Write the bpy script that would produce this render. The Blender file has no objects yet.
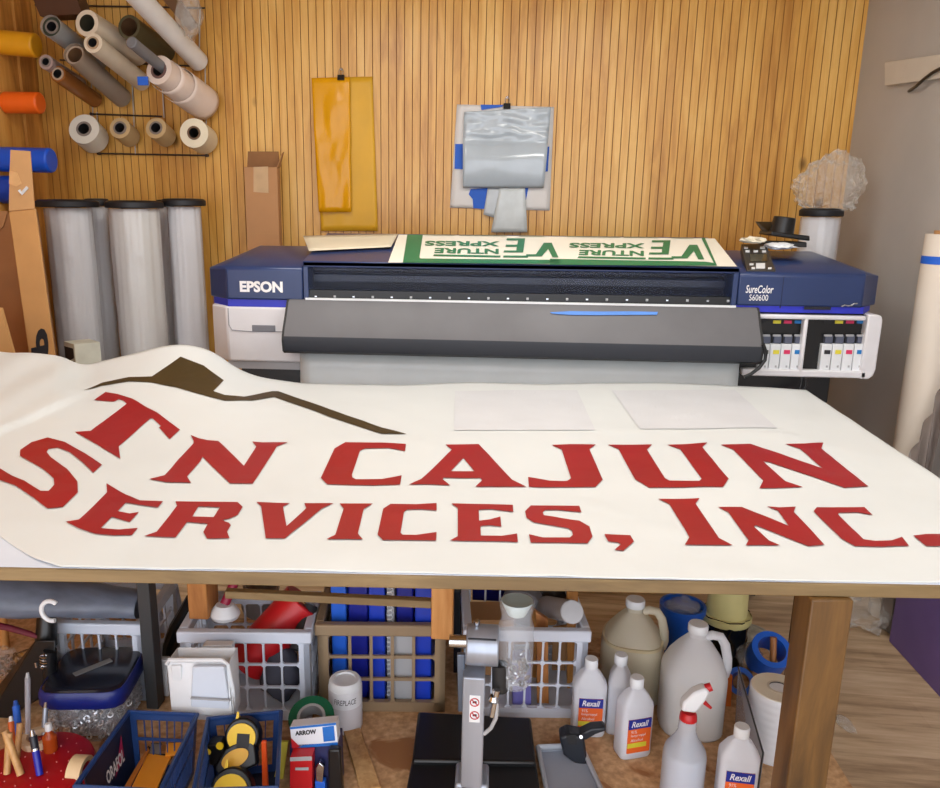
import bpy, bmesh, math, random
from mathutils import Vector as V, Matrix
from mathutils.noise import noise
from mathutils.geometry import tessellate_polygon
random.seed(7)
SC = bpy.context.scene
COL = SC.collection
R = math.radians
# ---------------------------------------------------------------- camera
FPX, CX, CY = 790.0, 425.0, 394.0
CAM = V((0, 0, 1.55))
ROT = (Matrix.Rotation(R(4.61), 3, 'Z') @ Matrix.Rotation(R(90 - 13.5), 3, 'X') @ Matrix.Rotation(R(.5), 3, 'Z'))
cd = bpy.data.cameras.new('camera')
cam = bpy.data.objects.new('camera', cd)
COL.objects.link(cam)
cd.sensor_fit = 'HORIZONTAL'
cd.sensor_width = 36
cd.lens = 36 * FPX / 940
cd.shift_x = (470 - CX) / 940
cd.clip_start = .02
cam.matrix_world = Matrix.Translation(CAM) @ ROT.to_4x4()
SC.camera = cam
SC.view_settings.view_transform = 'Standard'
SC.view_settings.look = 'None'
SC.view_settings.gamma = 1
SC.view_settings.exposure = 0

# measured points: where a sight line of the photograph meets a real plane of the room
def ray(px, py): return ROT @ V(((px - CX) / FPX, -(py - CY) / FPX, -1))
def Py(px, py, y):
    d = ray(px, py); return CAM + d * (y / d.y)
def Pz(px, py, z):
    d = ray(px, py); return CAM + d * ((z - CAM.z) / d.z)
def Px(px, py, x):
    d = ray(px, py); return CAM + d * (x / d.x)
def Pp(px, py, p0, n):
    d = ray(px, py); return CAM + d * ((p0 - CAM).dot(n) / d.dot(n))

# ---------------------------------------------------------------- materials
def lin(c):
    c = c / 255
    return c / 12.92 if c <= .04045 else ((c + .055) / 1.055) ** 2.4
def rgb(c): return (lin(c[0]), lin(c[1]), lin(c[2]), 1)
def newmat(name):
    m = bpy.data.materials.new(name); m.use_nodes = True
    nt = m.node_tree; return m, nt, nt.nodes['Principled BSDF']
def N(nt, t, **kw):
    n = nt.nodes.new(t)
    for k, v in kw.items():
        if k in n.inputs: n.inputs[k].default_value = v
        else: setattr(n, k, v)
    return n
def ramp(nt, src, stops):
    r = nt.nodes.new('ShaderNodeValToRGB'); e = r.color_ramp.elements
    while len(e) < len(stops): e.new(.5)
    for i, (p, c) in enumerate(stops): e[i].position = p; e[i].color = rgb(c)
    nt.links.new(src, r.inputs[0]); return r
def pm(name, col, rough=.5, metal=0, var=.12, scale=6, bump=0, bscale=60, coat=0, stretch=(1, 1, 1), spec=.5, trans=0):
    m, nt, b = newmat(name)
    tc = N(nt, 'ShaderNodeTexCoord'); mp = N(nt, 'ShaderNodeMapping'); mp.inputs['Scale'].default_value = stretch
    nt.links.new(tc.outputs['Object'], mp.inputs[0])
    nz = N(nt, 'ShaderNodeTexNoise', Scale=scale, Detail=4.0)
    nt.links.new(mp.outputs[0], nz.inputs['Vector'])
    lo = [max(0, c * (1 - var)) for c in col]; hi = [min(255, c * (1 + var * .5)) for c in col]
    r = ramp(nt, nz.outputs[0], [(.3, lo), (.7, hi)])
    nt.links.new(r.outputs[0], b.inputs['Base Color'])
    b.inputs['Roughness'].default_value = rough; b.inputs['Metallic'].default_value = metal
    b.inputs['Coat Weight'].default_value = coat; b.inputs['Specular IOR Level'].default_value = spec
    b.inputs['Transmission Weight'].default_value = trans
    if bump:
        n2 = N(nt, 'ShaderNodeTexNoise', Scale=bscale, Detail=3.0); nt.links.new(mp.outputs[0], n2.inputs['Vector'])
        bp = N(nt, 'ShaderNodeBump', Strength=bump, Distance=.01); nt.links.new(n2.outputs[0], bp.inputs['Height'])
        nt.links.new(bp.outputs[0], b.inputs['Normal'])
    return m
def clear(name, tint, thru=.6, rough=.15, bump=0, bscale=25, transl=0.3):
    """thin plastic: partly see-through, partly milky, with a gloss"""
    m, nt, b = newmat(name)
    b.inputs['Base Color'].default_value = rgb(tint); b.inputs['Roughness'].default_value = rough
    tr = N(nt, 'ShaderNodeBsdfTransparent'); tl = N(nt, 'ShaderNodeBsdfTranslucent'); tl.inputs[0].default_value = rgb(tint)
    nz = N(nt, 'ShaderNodeTexNoise', Scale=bscale, Detail=3.0)
    tc = N(nt, 'ShaderNodeTexCoord'); nt.links.new(tc.outputs['Object'], nz.inputs['Vector'])
    if bump:
        bp = N(nt, 'ShaderNodeBump', Strength=bump, Distance=.03); nt.links.new(nz.outputs[0], bp.inputs['Height'])
        nt.links.new(bp.outputs[0], b.inputs['Normal'])
    m1 = N(nt, 'ShaderNodeMixShader'); m1.inputs[0].default_value = transl
    nt.links.new(b.outputs[0], m1.inputs[1]); nt.links.new(tl.outputs[0], m1.inputs[2])
    m2 = N(nt, 'ShaderNodeMixShader'); m2.inputs[0].default_value = thru
    nt.links.new(m1.outputs[0], m2.inputs[1]); nt.links.new(tr.outputs[0], m2.inputs[2])
    nt.links.new(m2.outputs[0], nt.nodes['Material Output'].inputs[0])
    return m
def wood(name, c0, c1, c2, axis='Z', scale=3, rough=.45, cell=None, spec=.5, coat=0, knots=False):
    """long grained wood; cell = width of boards that differ in tone along x"""
    m, nt, b = newmat(name)
    tc = N(nt, 'ShaderNodeTexCoord'); mp = N(nt, 'ShaderNodeMapping')
    s = {'X': (.12, 1, 1), 'Y': (1, .12, 1), 'Z': (1, 1, .12)}[axis]
    mp.inputs['Scale'].default_value = [k * scale for k in s]
    nt.links.new(tc.outputs['Object'], mp.inputs[0])
    nz = N(nt, 'ShaderNodeTexNoise', Scale=9.0, Detail=6.0, Roughness=.6, Distortion=.6); nt.links.new(mp.outputs[0], nz.inputs['Vector'])
    n2 = N(nt, 'ShaderNodeTexNoise', Scale=1.6, Detail=2.0); nt.links.new(mp.outputs[0], n2.inputs['Vector'])
    mx = N(nt, 'ShaderNodeMath', operation='ADD')
    ml = N(nt, 'ShaderNodeMath', operation='MULTIPLY'); ml.inputs[1].default_value = .5; nt.links.new(nz.outputs[0], ml.inputs[0])
    m2 = N(nt, 'ShaderNodeMath', operation='MULTIPLY'); m2.inputs[1].default_value = .5; nt.links.new(n2.outputs[0], m2.inputs[0])
    nt.links.new(ml.outputs[0], mx.inputs[0]); nt.links.new(m2.outputs[0], mx.inputs[1])
    src = mx.outputs[0]
    if cell:
        sp = N(nt, 'ShaderNodeSeparateXYZ'); nt.links.new(tc.outputs['Object'], sp.inputs[0])
        dv = N(nt, 'ShaderNodeMath', operation='DIVIDE'); dv.inputs[1].default_value = cell; nt.links.new(sp.outputs[0], dv.inputs[0])
        fl = N(nt, 'ShaderNodeMath', operation='FLOOR'); nt.links.new(dv.outputs[0], fl.inputs[0])
        wn = N(nt, 'ShaderNodeTexWhiteNoise', noise_dimensions='1D'); nt.links.new(fl.outputs[0], wn.inputs['W'])
        ma = N(nt, 'ShaderNodeMath', operation='MULTIPLY_ADD'); ma.inputs[1].default_value = .05
        nt.links.new(wn.outputs[0], ma.inputs[0]); nt.links.new(src, ma.inputs[2])
        sb = N(nt, 'ShaderNodeMath', operation='SUBTRACT'); sb.inputs[1].default_value = .025; nt.links.new(ma.outputs[0], sb.inputs[0])
        src = sb.outputs[0]
    r = ramp(nt, src, [(.36, c0), (.5, c1), (.64, c2)])
    out = r.outputs[0]
    if knots:
        vo = N(nt, 'ShaderNodeTexVoronoi', Scale=1.0); mk = N(nt, 'ShaderNodeMapping'); mk.inputs['Scale'].default_value = (3.1, 3.1, 1.8)
        nt.links.new(tc.outputs['Object'], mk.inputs[0]); nt.links.new(mk.outputs[0], vo.inputs['Vector'])
        kr = ramp(nt, vo.outputs['Distance'], [(.025, (255, 255, 255)), (.075, (0, 0, 0))])
        mm = N(nt, 'ShaderNodeMix', data_type='RGBA'); nt.links.new(kr.outputs[0], mm.inputs[0])
        nt.links.new(out, mm.inputs[6]); mm.inputs[7].default_value = rgb([k * .62 for k in c0]); out = mm.outputs[2]
    nt.links.new(out, b.inputs['Base Color'])
    b.inputs['Roughness'].default_value = rough; b.inputs['Specular IOR Level'].default_value = spec; b.inputs['Coat Weight'].default_value = coat
    bp = N(nt, 'ShaderNodeBump', Strength=.12, Distance=.003); nt.links.new(nz.outputs[0], bp.inputs['Height']); nt.links.new(bp.outputs[0], b.inputs['Normal'])
    return m

# ---------------------------------------------------------------- mesh builder
class MB:
    def __init__(s): s.v = []; s.f = []; s.m = []
    def add(s, vs, fs, mi=0, M=None):
        o = len(s.v)
        s.v += [tuple(M @ V(p)) if M else tuple(p) for p in vs]
        s.f += [tuple(i + o for i in f) for f in fs]; s.m += [mi] * len(fs); return s
    def box(s, c, d, mi=0, M=None):
        x, y, z = d[0] / 2, d[1] / 2, d[2] / 2
        vs = [(c[0] + i * x, c[1] + j * y, c[2] + k * z) for i in (-1, 1) for j in (-1, 1) for k in (-1, 1)]
        return s.add(vs, [(0, 1, 3, 2), (4, 6, 7, 5), (0, 4, 5, 1), (2, 3, 7, 6), (0, 2, 6, 4), (1, 5, 7, 3)], mi, M)
    def bx(s, x0, x1, y0, y1, z0, z1, mi=0, M=None):
        return s.box(((x0 + x1) / 2, (y0 + y1) / 2, (z0 + z1) / 2), (x1 - x0, y1 - y0, z1 - z0), mi, M)
    def hexa(s, b, t, mi=0):
        return s.add(list(b) + list(t), [(3, 2, 1, 0), (4, 5, 6, 7), (0, 1, 5, 4), (1, 2, 6, 5), (2, 3, 7, 6), (3, 0, 4, 7)], mi)
    def cyl(s, a, b, r, r2=None, n=24, mi=0, caps=True):
        a, b = V(a), V(b); r2 = r if r2 is None else r2
        ax = (b - a).normalized(); u = ax.orthogonal().normalized(); w = ax.cross(u)
        vs = []
        for p, q in ((a, r), (b, r2)):
            vs += [p + (u * math.cos(2 * math.pi * i / n) + w * math.sin(2 * math.pi * i / n)) * q for i in range(n)]
        fs = [(i, (i + 1) % n, n + (i + 1) % n, n + i) for i in range(n)]
        if caps: fs += [tuple(range(n - 1, -1, -1)), tuple(range(n, 2 * n))]
        return s.add(vs, fs, mi)
    def pipe(s, a, b, r, ri, n=28, mi=0, mc=None):
        a, b = V(a), V(b); ax = (b - a).normalized(); u = ax.orthogonal().normalized(); w = ax.cross(u)
        vs = []
        for p, q in ((a, r), (b, r), (b, ri), (a, ri)):
            vs += [p + (u * math.cos(2 * math.pi * i / n) + w * math.sin(2 * math.pi * i / n)) * q for i in range(n)]
        o = len(s.v); s.add(vs, [], mi)
        for k in range(4):
            s.f += [(o + k * n + i, o + k * n + (i + 1) % n, o + ((k + 1) % 4) * n + (i + 1) % n, o + ((k + 1) % 4) * n + i) for i in range(n)]
            s.m += [mc if (k == 2 and mc is not None) else mi] * n
        return s
    def lathe(s, prof, c=(0, 0, 0), n=28, sx=1, sy=1, sq=0, mi=0, rz=0):
        """profile [(r,z)]; sq > 0 squares the section off"""
        vs = []
        for r, z in prof:
            for i in range(n):
                t = 2 * math.pi * i / n + math.pi / n; ct, st = math.cos(t), math.sin(t)
                k = 1
                if sq: k = (abs(ct) ** (2 + sq) + abs(st) ** (2 + sq)) ** (-1 / (2 + sq))
                x, y = r * k * ct * sx, r * k * st * sy
                vs.append((c[0] + x * math.cos(rz) - y * math.sin(rz), c[1] + x * math.sin(rz) + y * math.cos(rz), c[2] + z))
        fs = []
        for j in range(len(prof) - 1):
            fs += [(j * n + i, j * n + (i + 1) % n, (j + 1) * n + (i + 1) % n, (j + 1) * n + i) for i in range(n)]
        fs += [tuple(range(n - 1, -1, -1)), tuple((len(prof) - 1) * n + i for i in range(n))]
        return s.add(vs, fs, mi)
    def tube(s, pts, r, n=10, mi=0):
        pts = [V(p) for p in pts]; vs = []; L = len(pts)
        t0 = (pts[1] - pts[0]).normalized(); u = t0.orthogonal().normalized()
        for i, p in enumerate(pts):
            t = (pts[min(i + 1, L - 1)] - pts[max(i - 1, 0)]).normalized()
            u = (u - t * u.dot(t)).normalized(); w = t.cross(u)
            q = r[i] if isinstance(r, (list, tuple)) else r
            vs += [p + (u * math.cos(2 * math.pi * k / n) + w * math.sin(2 * math.pi * k / n)) * q for k in range(n)]
        fs = []
        for j in range(L - 1):
            fs += [(j * n + k, j * n + (k + 1) % n, (j + 1) * n + (k + 1) % n, (j + 1) * n + k) for k in range(n)]
        fs += [tuple(range(n - 1, -1, -1)), tuple((L - 1) * n + k for k in range(n))]
        return s.add(vs, fs, mi)
    def hull(s, pts, mi=0):
        bm = bmesh.new()
        for p in pts: bm.verts.new(p)
        bmesh.ops.convex_hull(bm, input=bm.verts)
        bmesh.ops.dissolve_limit(bm, angle_limit=R(1), verts=bm.verts, edges=bm.edges)
        bmesh.ops.delete(bm, geom=[v for v in bm.verts if not v.link_faces], context='VERTS')
        bm.verts.index_update(); vs = [tuple(v.co) for v in bm.verts]; fs = [tuple(v.index for v in f.verts) for f in bm.faces]
        bm.free(); return s.add(vs, fs, mi)
    def prism(s, poly, d, mi=0):
        """poly: 3-D outline, d: extrusion vector"""
        n = len(poly); d = V(d); vs = [V(p) for p in poly] + [V(p) + d for p in poly]
        fs = [tuple(range(n)), tuple(range(2 * n - 1, n - 1, -1))] + [(i, n + i, n + (i + 1) % n, (i + 1) % n) for i in range(n)]
        return s.add(vs, fs, mi)
    def grid(s, fn, nu, nv, mi=0, closed=False):
        vs = [fn(i / nu, j / nv) for j in range(nv + 1) for i in range(nu + 1)]
        fs = [(j * (nu + 1) + i, j * (nu + 1) + i + 1, (j + 1) * (nu + 1) + i + 1, (j + 1) * (nu + 1) + i) for j in range(nv) for i in range(nu)]
        return s.add(vs, fs, mi)
    def ico(s, c, d, amp=.3, fr=3, sub=3, mi=0, seed=0, ridge=0):
        bm = bmesh.new(); bmesh.ops.create_icosphere(bm, subdivisions=sub, radius=1)
        vs = []
        for v in bm.verts:
            k = 1 + (ridge * (.35 - abs(noise(v.co * 5.5 + V((seed, 1, 2))))) + ridge * .6 * (.35 - abs(noise(v.co * 11 + V((2, seed, 5))))) if ridge else 0) + amp * noise(v.co * fr + V((seed, seed * 2.1, 0))) + amp * .5 * noise(v.co * fr * 2.7 + V((0, seed, 3)))
            vs.append((c[0] + v.co.x * k * d[0], c[1] + v.co.y * k * d[1], c[2] + v.co.z * k * d[2]))
        fs = [tuple(v.index for v in f.verts) for f in bm.faces]; bm.free(); return s.add(vs, fs, mi)
    def build(s, name, mats, parent=None, smooth=False, bevel=0, seg=2, solid=0, angle=35, local=False, fix=True):
        """parent given: the points are world points unless local; no parent: origin at the base of the mesh"""
        if not isinstance(mats, (list, tuple)): mats = [mats]
        if parent is None:
            xs, ys, zs = zip(*s.v); o = V(((min(xs) + max(xs)) / 2, (min(ys) + max(ys)) / 2, min(zs))); T = Matrix.Translation(-o)
        else:
            o = V((0, 0, 0)); r = parent
            while r.parent: r = r.parent
            T = Matrix.Identity(4) if local else ((Matrix.Translation(r.location) @ Matrix.Rotation(r.rotation_euler.z, 4, 'Z')).inverted())
        me = bpy.data.meshes.new(name)
        me.from_pydata([T @ V(p) for p in s.v], [], s.f)
        if fix:
            bm = bmesh.new(); bm.from_mesh(me); bmesh.ops.recalc_face_normals(bm, faces=bm.faces); bm.to_mesh(me); bm.free()
        for m in mats: me.materials.append(m)
        me.polygons.foreach_set('material_index', s.m)
        if smooth:
            me.polygons.foreach_set('use_smooth', [True] * len(s.f)); me.set_sharp_from_angle(angle=R(angle))
        me.update()
        ob = bpy.data.objects.new(name, me); COL.objects.link(ob)
        if parent is None: ob.location = o
        else: ob.parent = parent if parent.type == 'EMPTY' or True else None
        if solid:
            k = ob.modifiers.new('solid', 'SOLIDIFY'); k.thickness = solid; k.offset = 1
        if bevel:
            k = ob.modifiers.new('bevel', 'BEVEL'); k.width = bevel; k.segments = seg; k.limit_method = 'ANGLE'; k.angle_limit = R(40); k.harden_normals = False
            me.polygons.foreach_set('use_smooth', [True] * len(s.f)); me.set_sharp_from_angle(angle=R(angle))
        return ob

def tag(o, label, cat, group=None):
    o['label'] = label; o['category'] = cat
    if group: o['group'] = group
    return o
def thing(name, label, cat, loc=(0, 0, 0), rz=0, group=None):
    o = bpy.data.objects.new(name, None); COL.objects.link(o); o.location = loc; o.rotation_euler = (0, 0, rz)
    o.empty_display_size = .05
    return tag(o, label, cat, group)
def struct(o): o['kind'] = 'structure'; return o
def copy_tree(o, loc=None, rz=None, label=None, group=None):
    def rec(a, par):
        c = a.copy(); COL.objects.link(c)
        if par is not None: c.parent = par
        for ch in [x for x in COL.objects if x.parent == a]: rec(ch, c)
        return c
    c = rec(o, None)
    if loc is not None: c.location = loc
    if rz is not None: c.rotation_euler = (0, 0, rz)
    if label: c['label'] = label
    if group: c['group'] = group
    return c

def text2d(s, bold=0, shear=0, space=1):
    cu = bpy.data.curves.new('t', 'FONT'); cu.body = s; cu.offset = bold; cu.shear = shear; cu.space_character = space; cu.resolution_u = 3
    ob = bpy.data.objects.new('t', cu); COL.objects.link(ob)
    dg = bpy.context.evaluated_depsgraph_get(); me = bpy.data.meshes.new_from_object(ob.evaluated_get(dg))
    vs = [(v.co.x, v.co.y) for v in me.vertices]; fs = [tuple(p.vertices) for p in me.polygons]
    bpy.data.objects.remove(ob); bpy.data.curves.remove(cu); bpy.data.meshes.remove(me)
    x0 = min(v[0] for v in vs); x1 = max(v[0] for v in vs); y0 = min(v[1] for v in vs); y1 = max(v[1] for v in vs)
    return [((x - x0) / (x1 - x0), (y - y0) / (y1 - y0)) for x, y in vs], fs, (x1 - x0) / (y1 - y0)
def textmap(mb, s, fn, mi=0, **kw):
    vs, fs, _ = text2d(s, **kw); return mb.add([fn(u, v) for u, v in vs], fs, mi)
def bil(q, u, v):
    """q: TL TR BR BL"""
    a = V(q[3] + (0,)) * (1 - u) + V(q[2] + (0,)) * u; b = V(q[0] + (0,)) * (1 - u) + V(q[1] + (0,)) * u
    p = a * (1 - v) + b * v; return p.x, p.y
def face(o, r, u, w, h):
    """map unit square to a rectangle with corner o, directions r, u"""
    o, r, u = V(o), V(r).normalized(), V(u).normalized()
    return lambda a, b: o + r * (a * w) + u * (b * h)
def polymesh(poly, hole=None, step=7):
    """triangulated, evenly divided 2-D outline"""
    loops = [[V((x, y, 0)) for x, y in poly]] + ([[V((x, y, 0)) for x, y in hole]] if hole else [])
    bm = bmesh.new(); vv = [bm.verts.new(p) for l in loops for p in l]
    for t in tessellate_polygon(loops):
        try: bm.faces.new([vv[i] for i in t])
        except ValueError: pass
    for k in range(5):
        es = [e for e in bm.edges if e.calc_length() > step]
        if not es: break
        bmesh.ops.subdivide_edges(bm, edges=es, cuts=1); bmesh.ops.triangulate(bm, faces=bm.faces)
    bm.verts.index_update(); r = [(v.co.x, v.co.y) for v in bm.verts], [tuple(v.index for v in f.verts) for f in bm.faces]
    bm.free(); return r
# ================================================================ materials used in many places
WALLY, LX, RX, CEIL = 3.9, -2.2, 1.615, 2.62
m_panel = wood('varnished_panel', (186, 128, 52), (217, 163, 78), (234, 188, 106), 'Z', 2.2, .33, cell=.1122, spec=.6, knots=True)
m_groove = pm('groove', (150, 98, 42), .6)
m_plank = wood('rough_plank', (166, 104, 40), (216, 152, 70), (240, 186, 100), 'Z', 2.0, .5, cell=.11)
m_wallr = pm('grey_paint', (180, 177, 174), .7, var=.05, scale=2, bump=.05, bscale=90)
m_ceil = pm('ceiling_white', (225, 220, 210), .8, var=.03)
m_frame = wood('table_timber', (98, 78, 48), (126, 104, 68), (150, 128, 90), 'X', 3, .55)
m_leg = wood('leg_timber', (72, 48, 18), (108, 76, 34), (132, 98, 50), 'Z', 3, .5, knots=True)
m_pine = wood('pine_block', (150, 92, 40), (188, 128, 66), (208, 154, 92), 'Z', 3, .55)
m_white = pm('white_plastic', (226, 230, 234), .4, var=.04)
m_crate = pm('crate_white', (206, 214, 228), .42, var=.05)
m_black = pm('black_plastic', (16, 17, 20), .35, var=.2)
m_dark = pm('dark_rubber', (34, 34, 36), .6, var=.2)
m_blue = pm('printer_blue', (38, 56, 100), .3, var=.05, spec=.5)
m_bblue = pm('bright_blue', (40, 50, 190), .35, var=.04)
m_pwhite = pm('printer_white', (222, 222, 226), .38, var=.03)
m_grey = pm('guide_grey', (98, 98, 102), .5, var=.06)
m_lgrey = pm('light_grey', (170, 172, 176), .45, var=.05)
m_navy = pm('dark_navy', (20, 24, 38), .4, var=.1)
m_steel = pm('brushed_steel', (164, 172, 186), .3, metal=.5, var=.1, scale=20, stretch=(1, 1, .05))
m_chrome = pm('chrome', (200, 204, 210), .15, metal=1, var=.05)
m_card = pm('cardboard', (186, 140, 92), .75, var=.1, scale=3, bump=.05)
m_cardd = pm('brown_cardboard', (184, 136, 92), .75, var=.08, scale=3, bump=.05)
m_tape = pm('blue_tape', (28, 96, 206), .6, var=.06)
m_red = pm('red_vinyl', (190, 22, 30), .4, var=.08)
m_text = pm('dark_print', (30, 32, 38), .6)
m_wtext = pm('white_print', (240, 240, 244), .5)

# ================================================================ room shell
def groove_wall():
    mb = MB(); pitch, gw, gd = .0374, .0036, .003
    off = Py(372.6, 60, WALLY).x % pitch
    xs = [LX]; x = LX - (LX % pitch) + off
    while x < RX:
        if x > LX + .01: xs.append(x)
        x += pitch
    xs.append(RX + .02); z0, z1 = 0, CEIL
    for a, b in zip(xs[:-1], xs[1:]):
        l, r = a + gw / 2, b - gw / 2
        mb.add([(l, WALLY, z0), (r, WALLY, z0), (r, WALLY, z1), (l, WALLY, z1)], [(0, 1, 2, 3)], 0)
        mb.add([(r, WALLY, z0), (b, WALLY + gd, z0), (b + gw / 2, WALLY, z0), (r, WALLY, z1), (b, WALLY + gd, z1), (b + gw / 2, WALLY, z1)], [(0, 1, 4, 3), (1, 2, 5, 4)], 1)
    mb.bx(LX - .1, RX + .1, WALLY + .006, WALLY + .1, z0, z1, 0)
    return mb.build('wall_back', [m_panel, m_groove], fix=False)
struct(groove_wall())
mb = MB(); y = -1.2; k = 0
while y < WALLY:                                    # boards of the left wall, each set a little in or out
    d = .006 * (k % 3); mb.bx(LX - .1, LX - d, y + .002, y + .108, 0, CEIL); y += .11; k += 1
struct(mb.build('wall_left', m_plank))
struct(MB().bx(RX, RX + .1, -1.2, WALLY + .1, 0, CEIL).build('wall_right', m_wallr))
struct(MB().bx(LX - .1, RX + .1, -1.2, WALLY + .1, CEIL, CEIL + .08).build('ceiling', m_ceil))
# floor of grey brown vinyl planks
m, nt, b = newmat('vinyl_planks')
tc = N(nt, 'ShaderNodeTexCoord'); mp = N(nt, 'ShaderNodeMapping'); mp.inputs['Rotation'].default_value = (0, 0, R(2)); nt.links.new(tc.outputs['Object'], mp.inputs[0])
br = N(nt, 'ShaderNodeTexBrick', Scale=1.0); br.inputs['Brick Width'].default_value = 1.1; br.inputs['Row Height'].default_value = .15; br.inputs['Mortar Size'].default_value = .0016
br.inputs['Color1'].default_value = (0, 0, 0, 1); br.inputs['Color2'].default_value = (1, 1, 1, 1); br.inputs['Mortar'].default_value = (.2, .2, .2, 1)
nt.links.new(mp.outputs[0], br.inputs['Vector'])
ms = N(nt, 'ShaderNodeMapping'); ms.inputs['Scale'].default_value = (1.4, 14, 1); nt.links.new(mp.outputs[0], ms.inputs[0])
nz = N(nt, 'ShaderNodeTexNoise', Scale=2.2, Detail=6.0, Roughness=.65); nt.links.new(ms.outputs[0], nz.inputs['Vector'])
mm = N(nt, 'ShaderNodeMix', data_type='RGBA'); mm.inputs[0].default_value = .16
nt.links.new(nz.outputs[0], mm.inputs[6]); nt.links.new(br.outputs[0], mm.inputs[7])
r = ramp(nt, mm.outputs[2], [(.3, (146, 120, 92)), (.5, (196, 168, 134)), (.72, (222, 198, 166))]); nt.links.new(r.outputs[0], b.inputs['Base Color'])
b.inputs['Roughness'].default_value = .5
struct(MB().bx(LX - .1, RX + .1, -1.2, WALLY + .1, -.08, 0).build('floor', m))
# white board fixed on the right wall, with a black cable hanging over it
q = [Px(890, 62, RX), Px(955, 53, RX), Px(955, 77, RX), Px(890, 86, RX)]
struct(MB().prism(q, (-.022, 0, 0)).build('trim_1', pm('trim_paint', (204, 198, 188), .6, var=.04), bevel=.003))
ca = [Px(x, y, RX - d) for x, y, d in ((909, 91, .004), (916, 86.5, .028), (924, 79, .032), (932, 73, .032), (945, 66, .032), (965, 56, .032))]
tag(MB().tube(ca, .006).build('power_cord', m_black, smooth=True), 'black cable hanging across the white board on the grey wall', 'cord')

# ================================================================ light
def area(name, loc, sx, sy, power, col, rot=(0, 0, 0)):
    l = bpy.data.lights.new(name, 'AREA'); l.shape = 'RECTANGLE'; l.size = sx; l.size_y = sy; l.energy = power; l.color = col
    o = bpy.data.objects.new(name, l); o.location = loc; o.rotation_euler = rot; COL.objects.link(o); return o
WARM = (1, .96, .90)
area('ceiling_lamp', (-.62, 2.3, CEIL - .03), .6, .3, 13, WARM)
area('ceiling_lamp', (.45, 2.3, CEIL - .03), .6, .3, 13, WARM)
area('ceiling_lamp', (1.25, 1.2, CEIL - .03), .5, .3, 9, WARM)
area('ceiling_lamp', (-.8, .3, CEIL - .03), .9, .3, 5, WARM)
w = bpy.data.worlds.new('world'); SC.world = w; w.use_nodes = True
w.node_tree.nodes['Background'].inputs[0].default_value = (.92, .94, 1, 1); w.node_tree.nodes['Background'].inputs[1].default_value = 3.2

# ================================================================ workbench
TZ, SZ = .95, .32
fa, fb = Pz(0, 568, TZ), Pz(940, 586, TZ)
tu = (fb - fa).normalized(); tv = V((-tu.y, tu.x, 0))
TO = fa
def T(u, v, z): return TO + tu * u + tv * v + V((0, 0, z - TZ))
U0, U1, DEP = -1.05, 1.74, 1.42
bench = thing('workbench', 'wooden workbench with timber edge and lower shelf under the white banner', 'table', T(.4, .7, 0) - V((0, 0, 0)))
def tb(mb, u0, u1, v0, v1, z0, z1):
    return mb.hexa([T(u0, v0, z0), T(u1, v0, z0), T(u1, v1, z0), T(u0, v1, z0)], [T(u0, v0, z1), T(u1, v0, z1), T(u1, v1, z1), T(u0, v1, z1)])
tb(MB(), U0, U1, .02, DEP, TZ - .022, TZ - .001).build('tabletop', wood('tabletop_ply', (170, 128, 76), (196, 156, 100), (214, 176, 124), 'X', 3), bench)
tb(MB(), U0, U1, .0, .02, TZ - .0235, TZ - .0012).build('edge_strip', m_frame, bench, bevel=.002)
tb(MB(), U0, U1, .006, DEP, TZ - .001, TZ).build('bench_mat', pm('mat_white', (214, 222, 236), .5, var=.03), bench)
def leg(name, px0, px1, py, uvdepth, z0, mat, d=.08):
    a, c = Pz(px0, py, TZ - .024), Pz(px1, py, TZ - .024); return a, c
# near right leg
a = Pz(812, 600, TZ - .024); c = Pz(853.5, 600, TZ - .024); v0 = (a - TO).dot(tv); u0 = (a - TO).dot(tu); u1 = (c - TO).dot(tu)
tb(MB(), u0, u1, v0, v0 + .06, 0, TZ - .024).build('leg', m_leg, bench, bevel=.003)
p = Py(803, 620, 2.05); q = Py(842, 620, 2.05)
MB().bx(p.x, q.x, 2.05, 2.13, 0, TZ - .024).build('leg', m_leg, bench, bevel=.003)
tb(MB(), U0 + .01, U0 + .09, .02, .1, 0, TZ - .024).build('leg', m_leg, bench, bevel=.003)
# short timber block hanging above the white crate
p = Py(187.5, 600, 1.69); q = Py(207, 600, 1.69); zb = max(Py(198, 631.5, 1.69).z, SZ + .243)
MB().bx(p.x, q.x, 1.69, 1.77, zb, TZ - .024).build('hanging_block', m_pine, bench, bevel=.003)
# dark metal upright
p = Pz(146.5, 709, SZ); q = Pz(159, 709, SZ)
MB().bx(p.x, q.x, p.y, p.y + .04, SZ, TZ - .024).build('upright', pm('dark_metal', (58, 60, 62), .45, var=.1), bench, bevel=.002)
# short block and rail under the top
p = Py(431, 620, 1.57); q = Py(453, 620, 1.57); zb = Py(442, 640, 1.57).z
MB().bx(p.x, q.x, 1.57, 1.61, zb, TZ - .024).build('hanging_block', m_pine, bench, bevel=.003)
p = Py(226, 593, 1.59); q = Py(432, 595, 1.59)
MB().bx(p.x, q.x, 1.58, 1.60, p.z - .009, p.z + .009).build('rail', m_frame, bench, bevel=.002)
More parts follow.
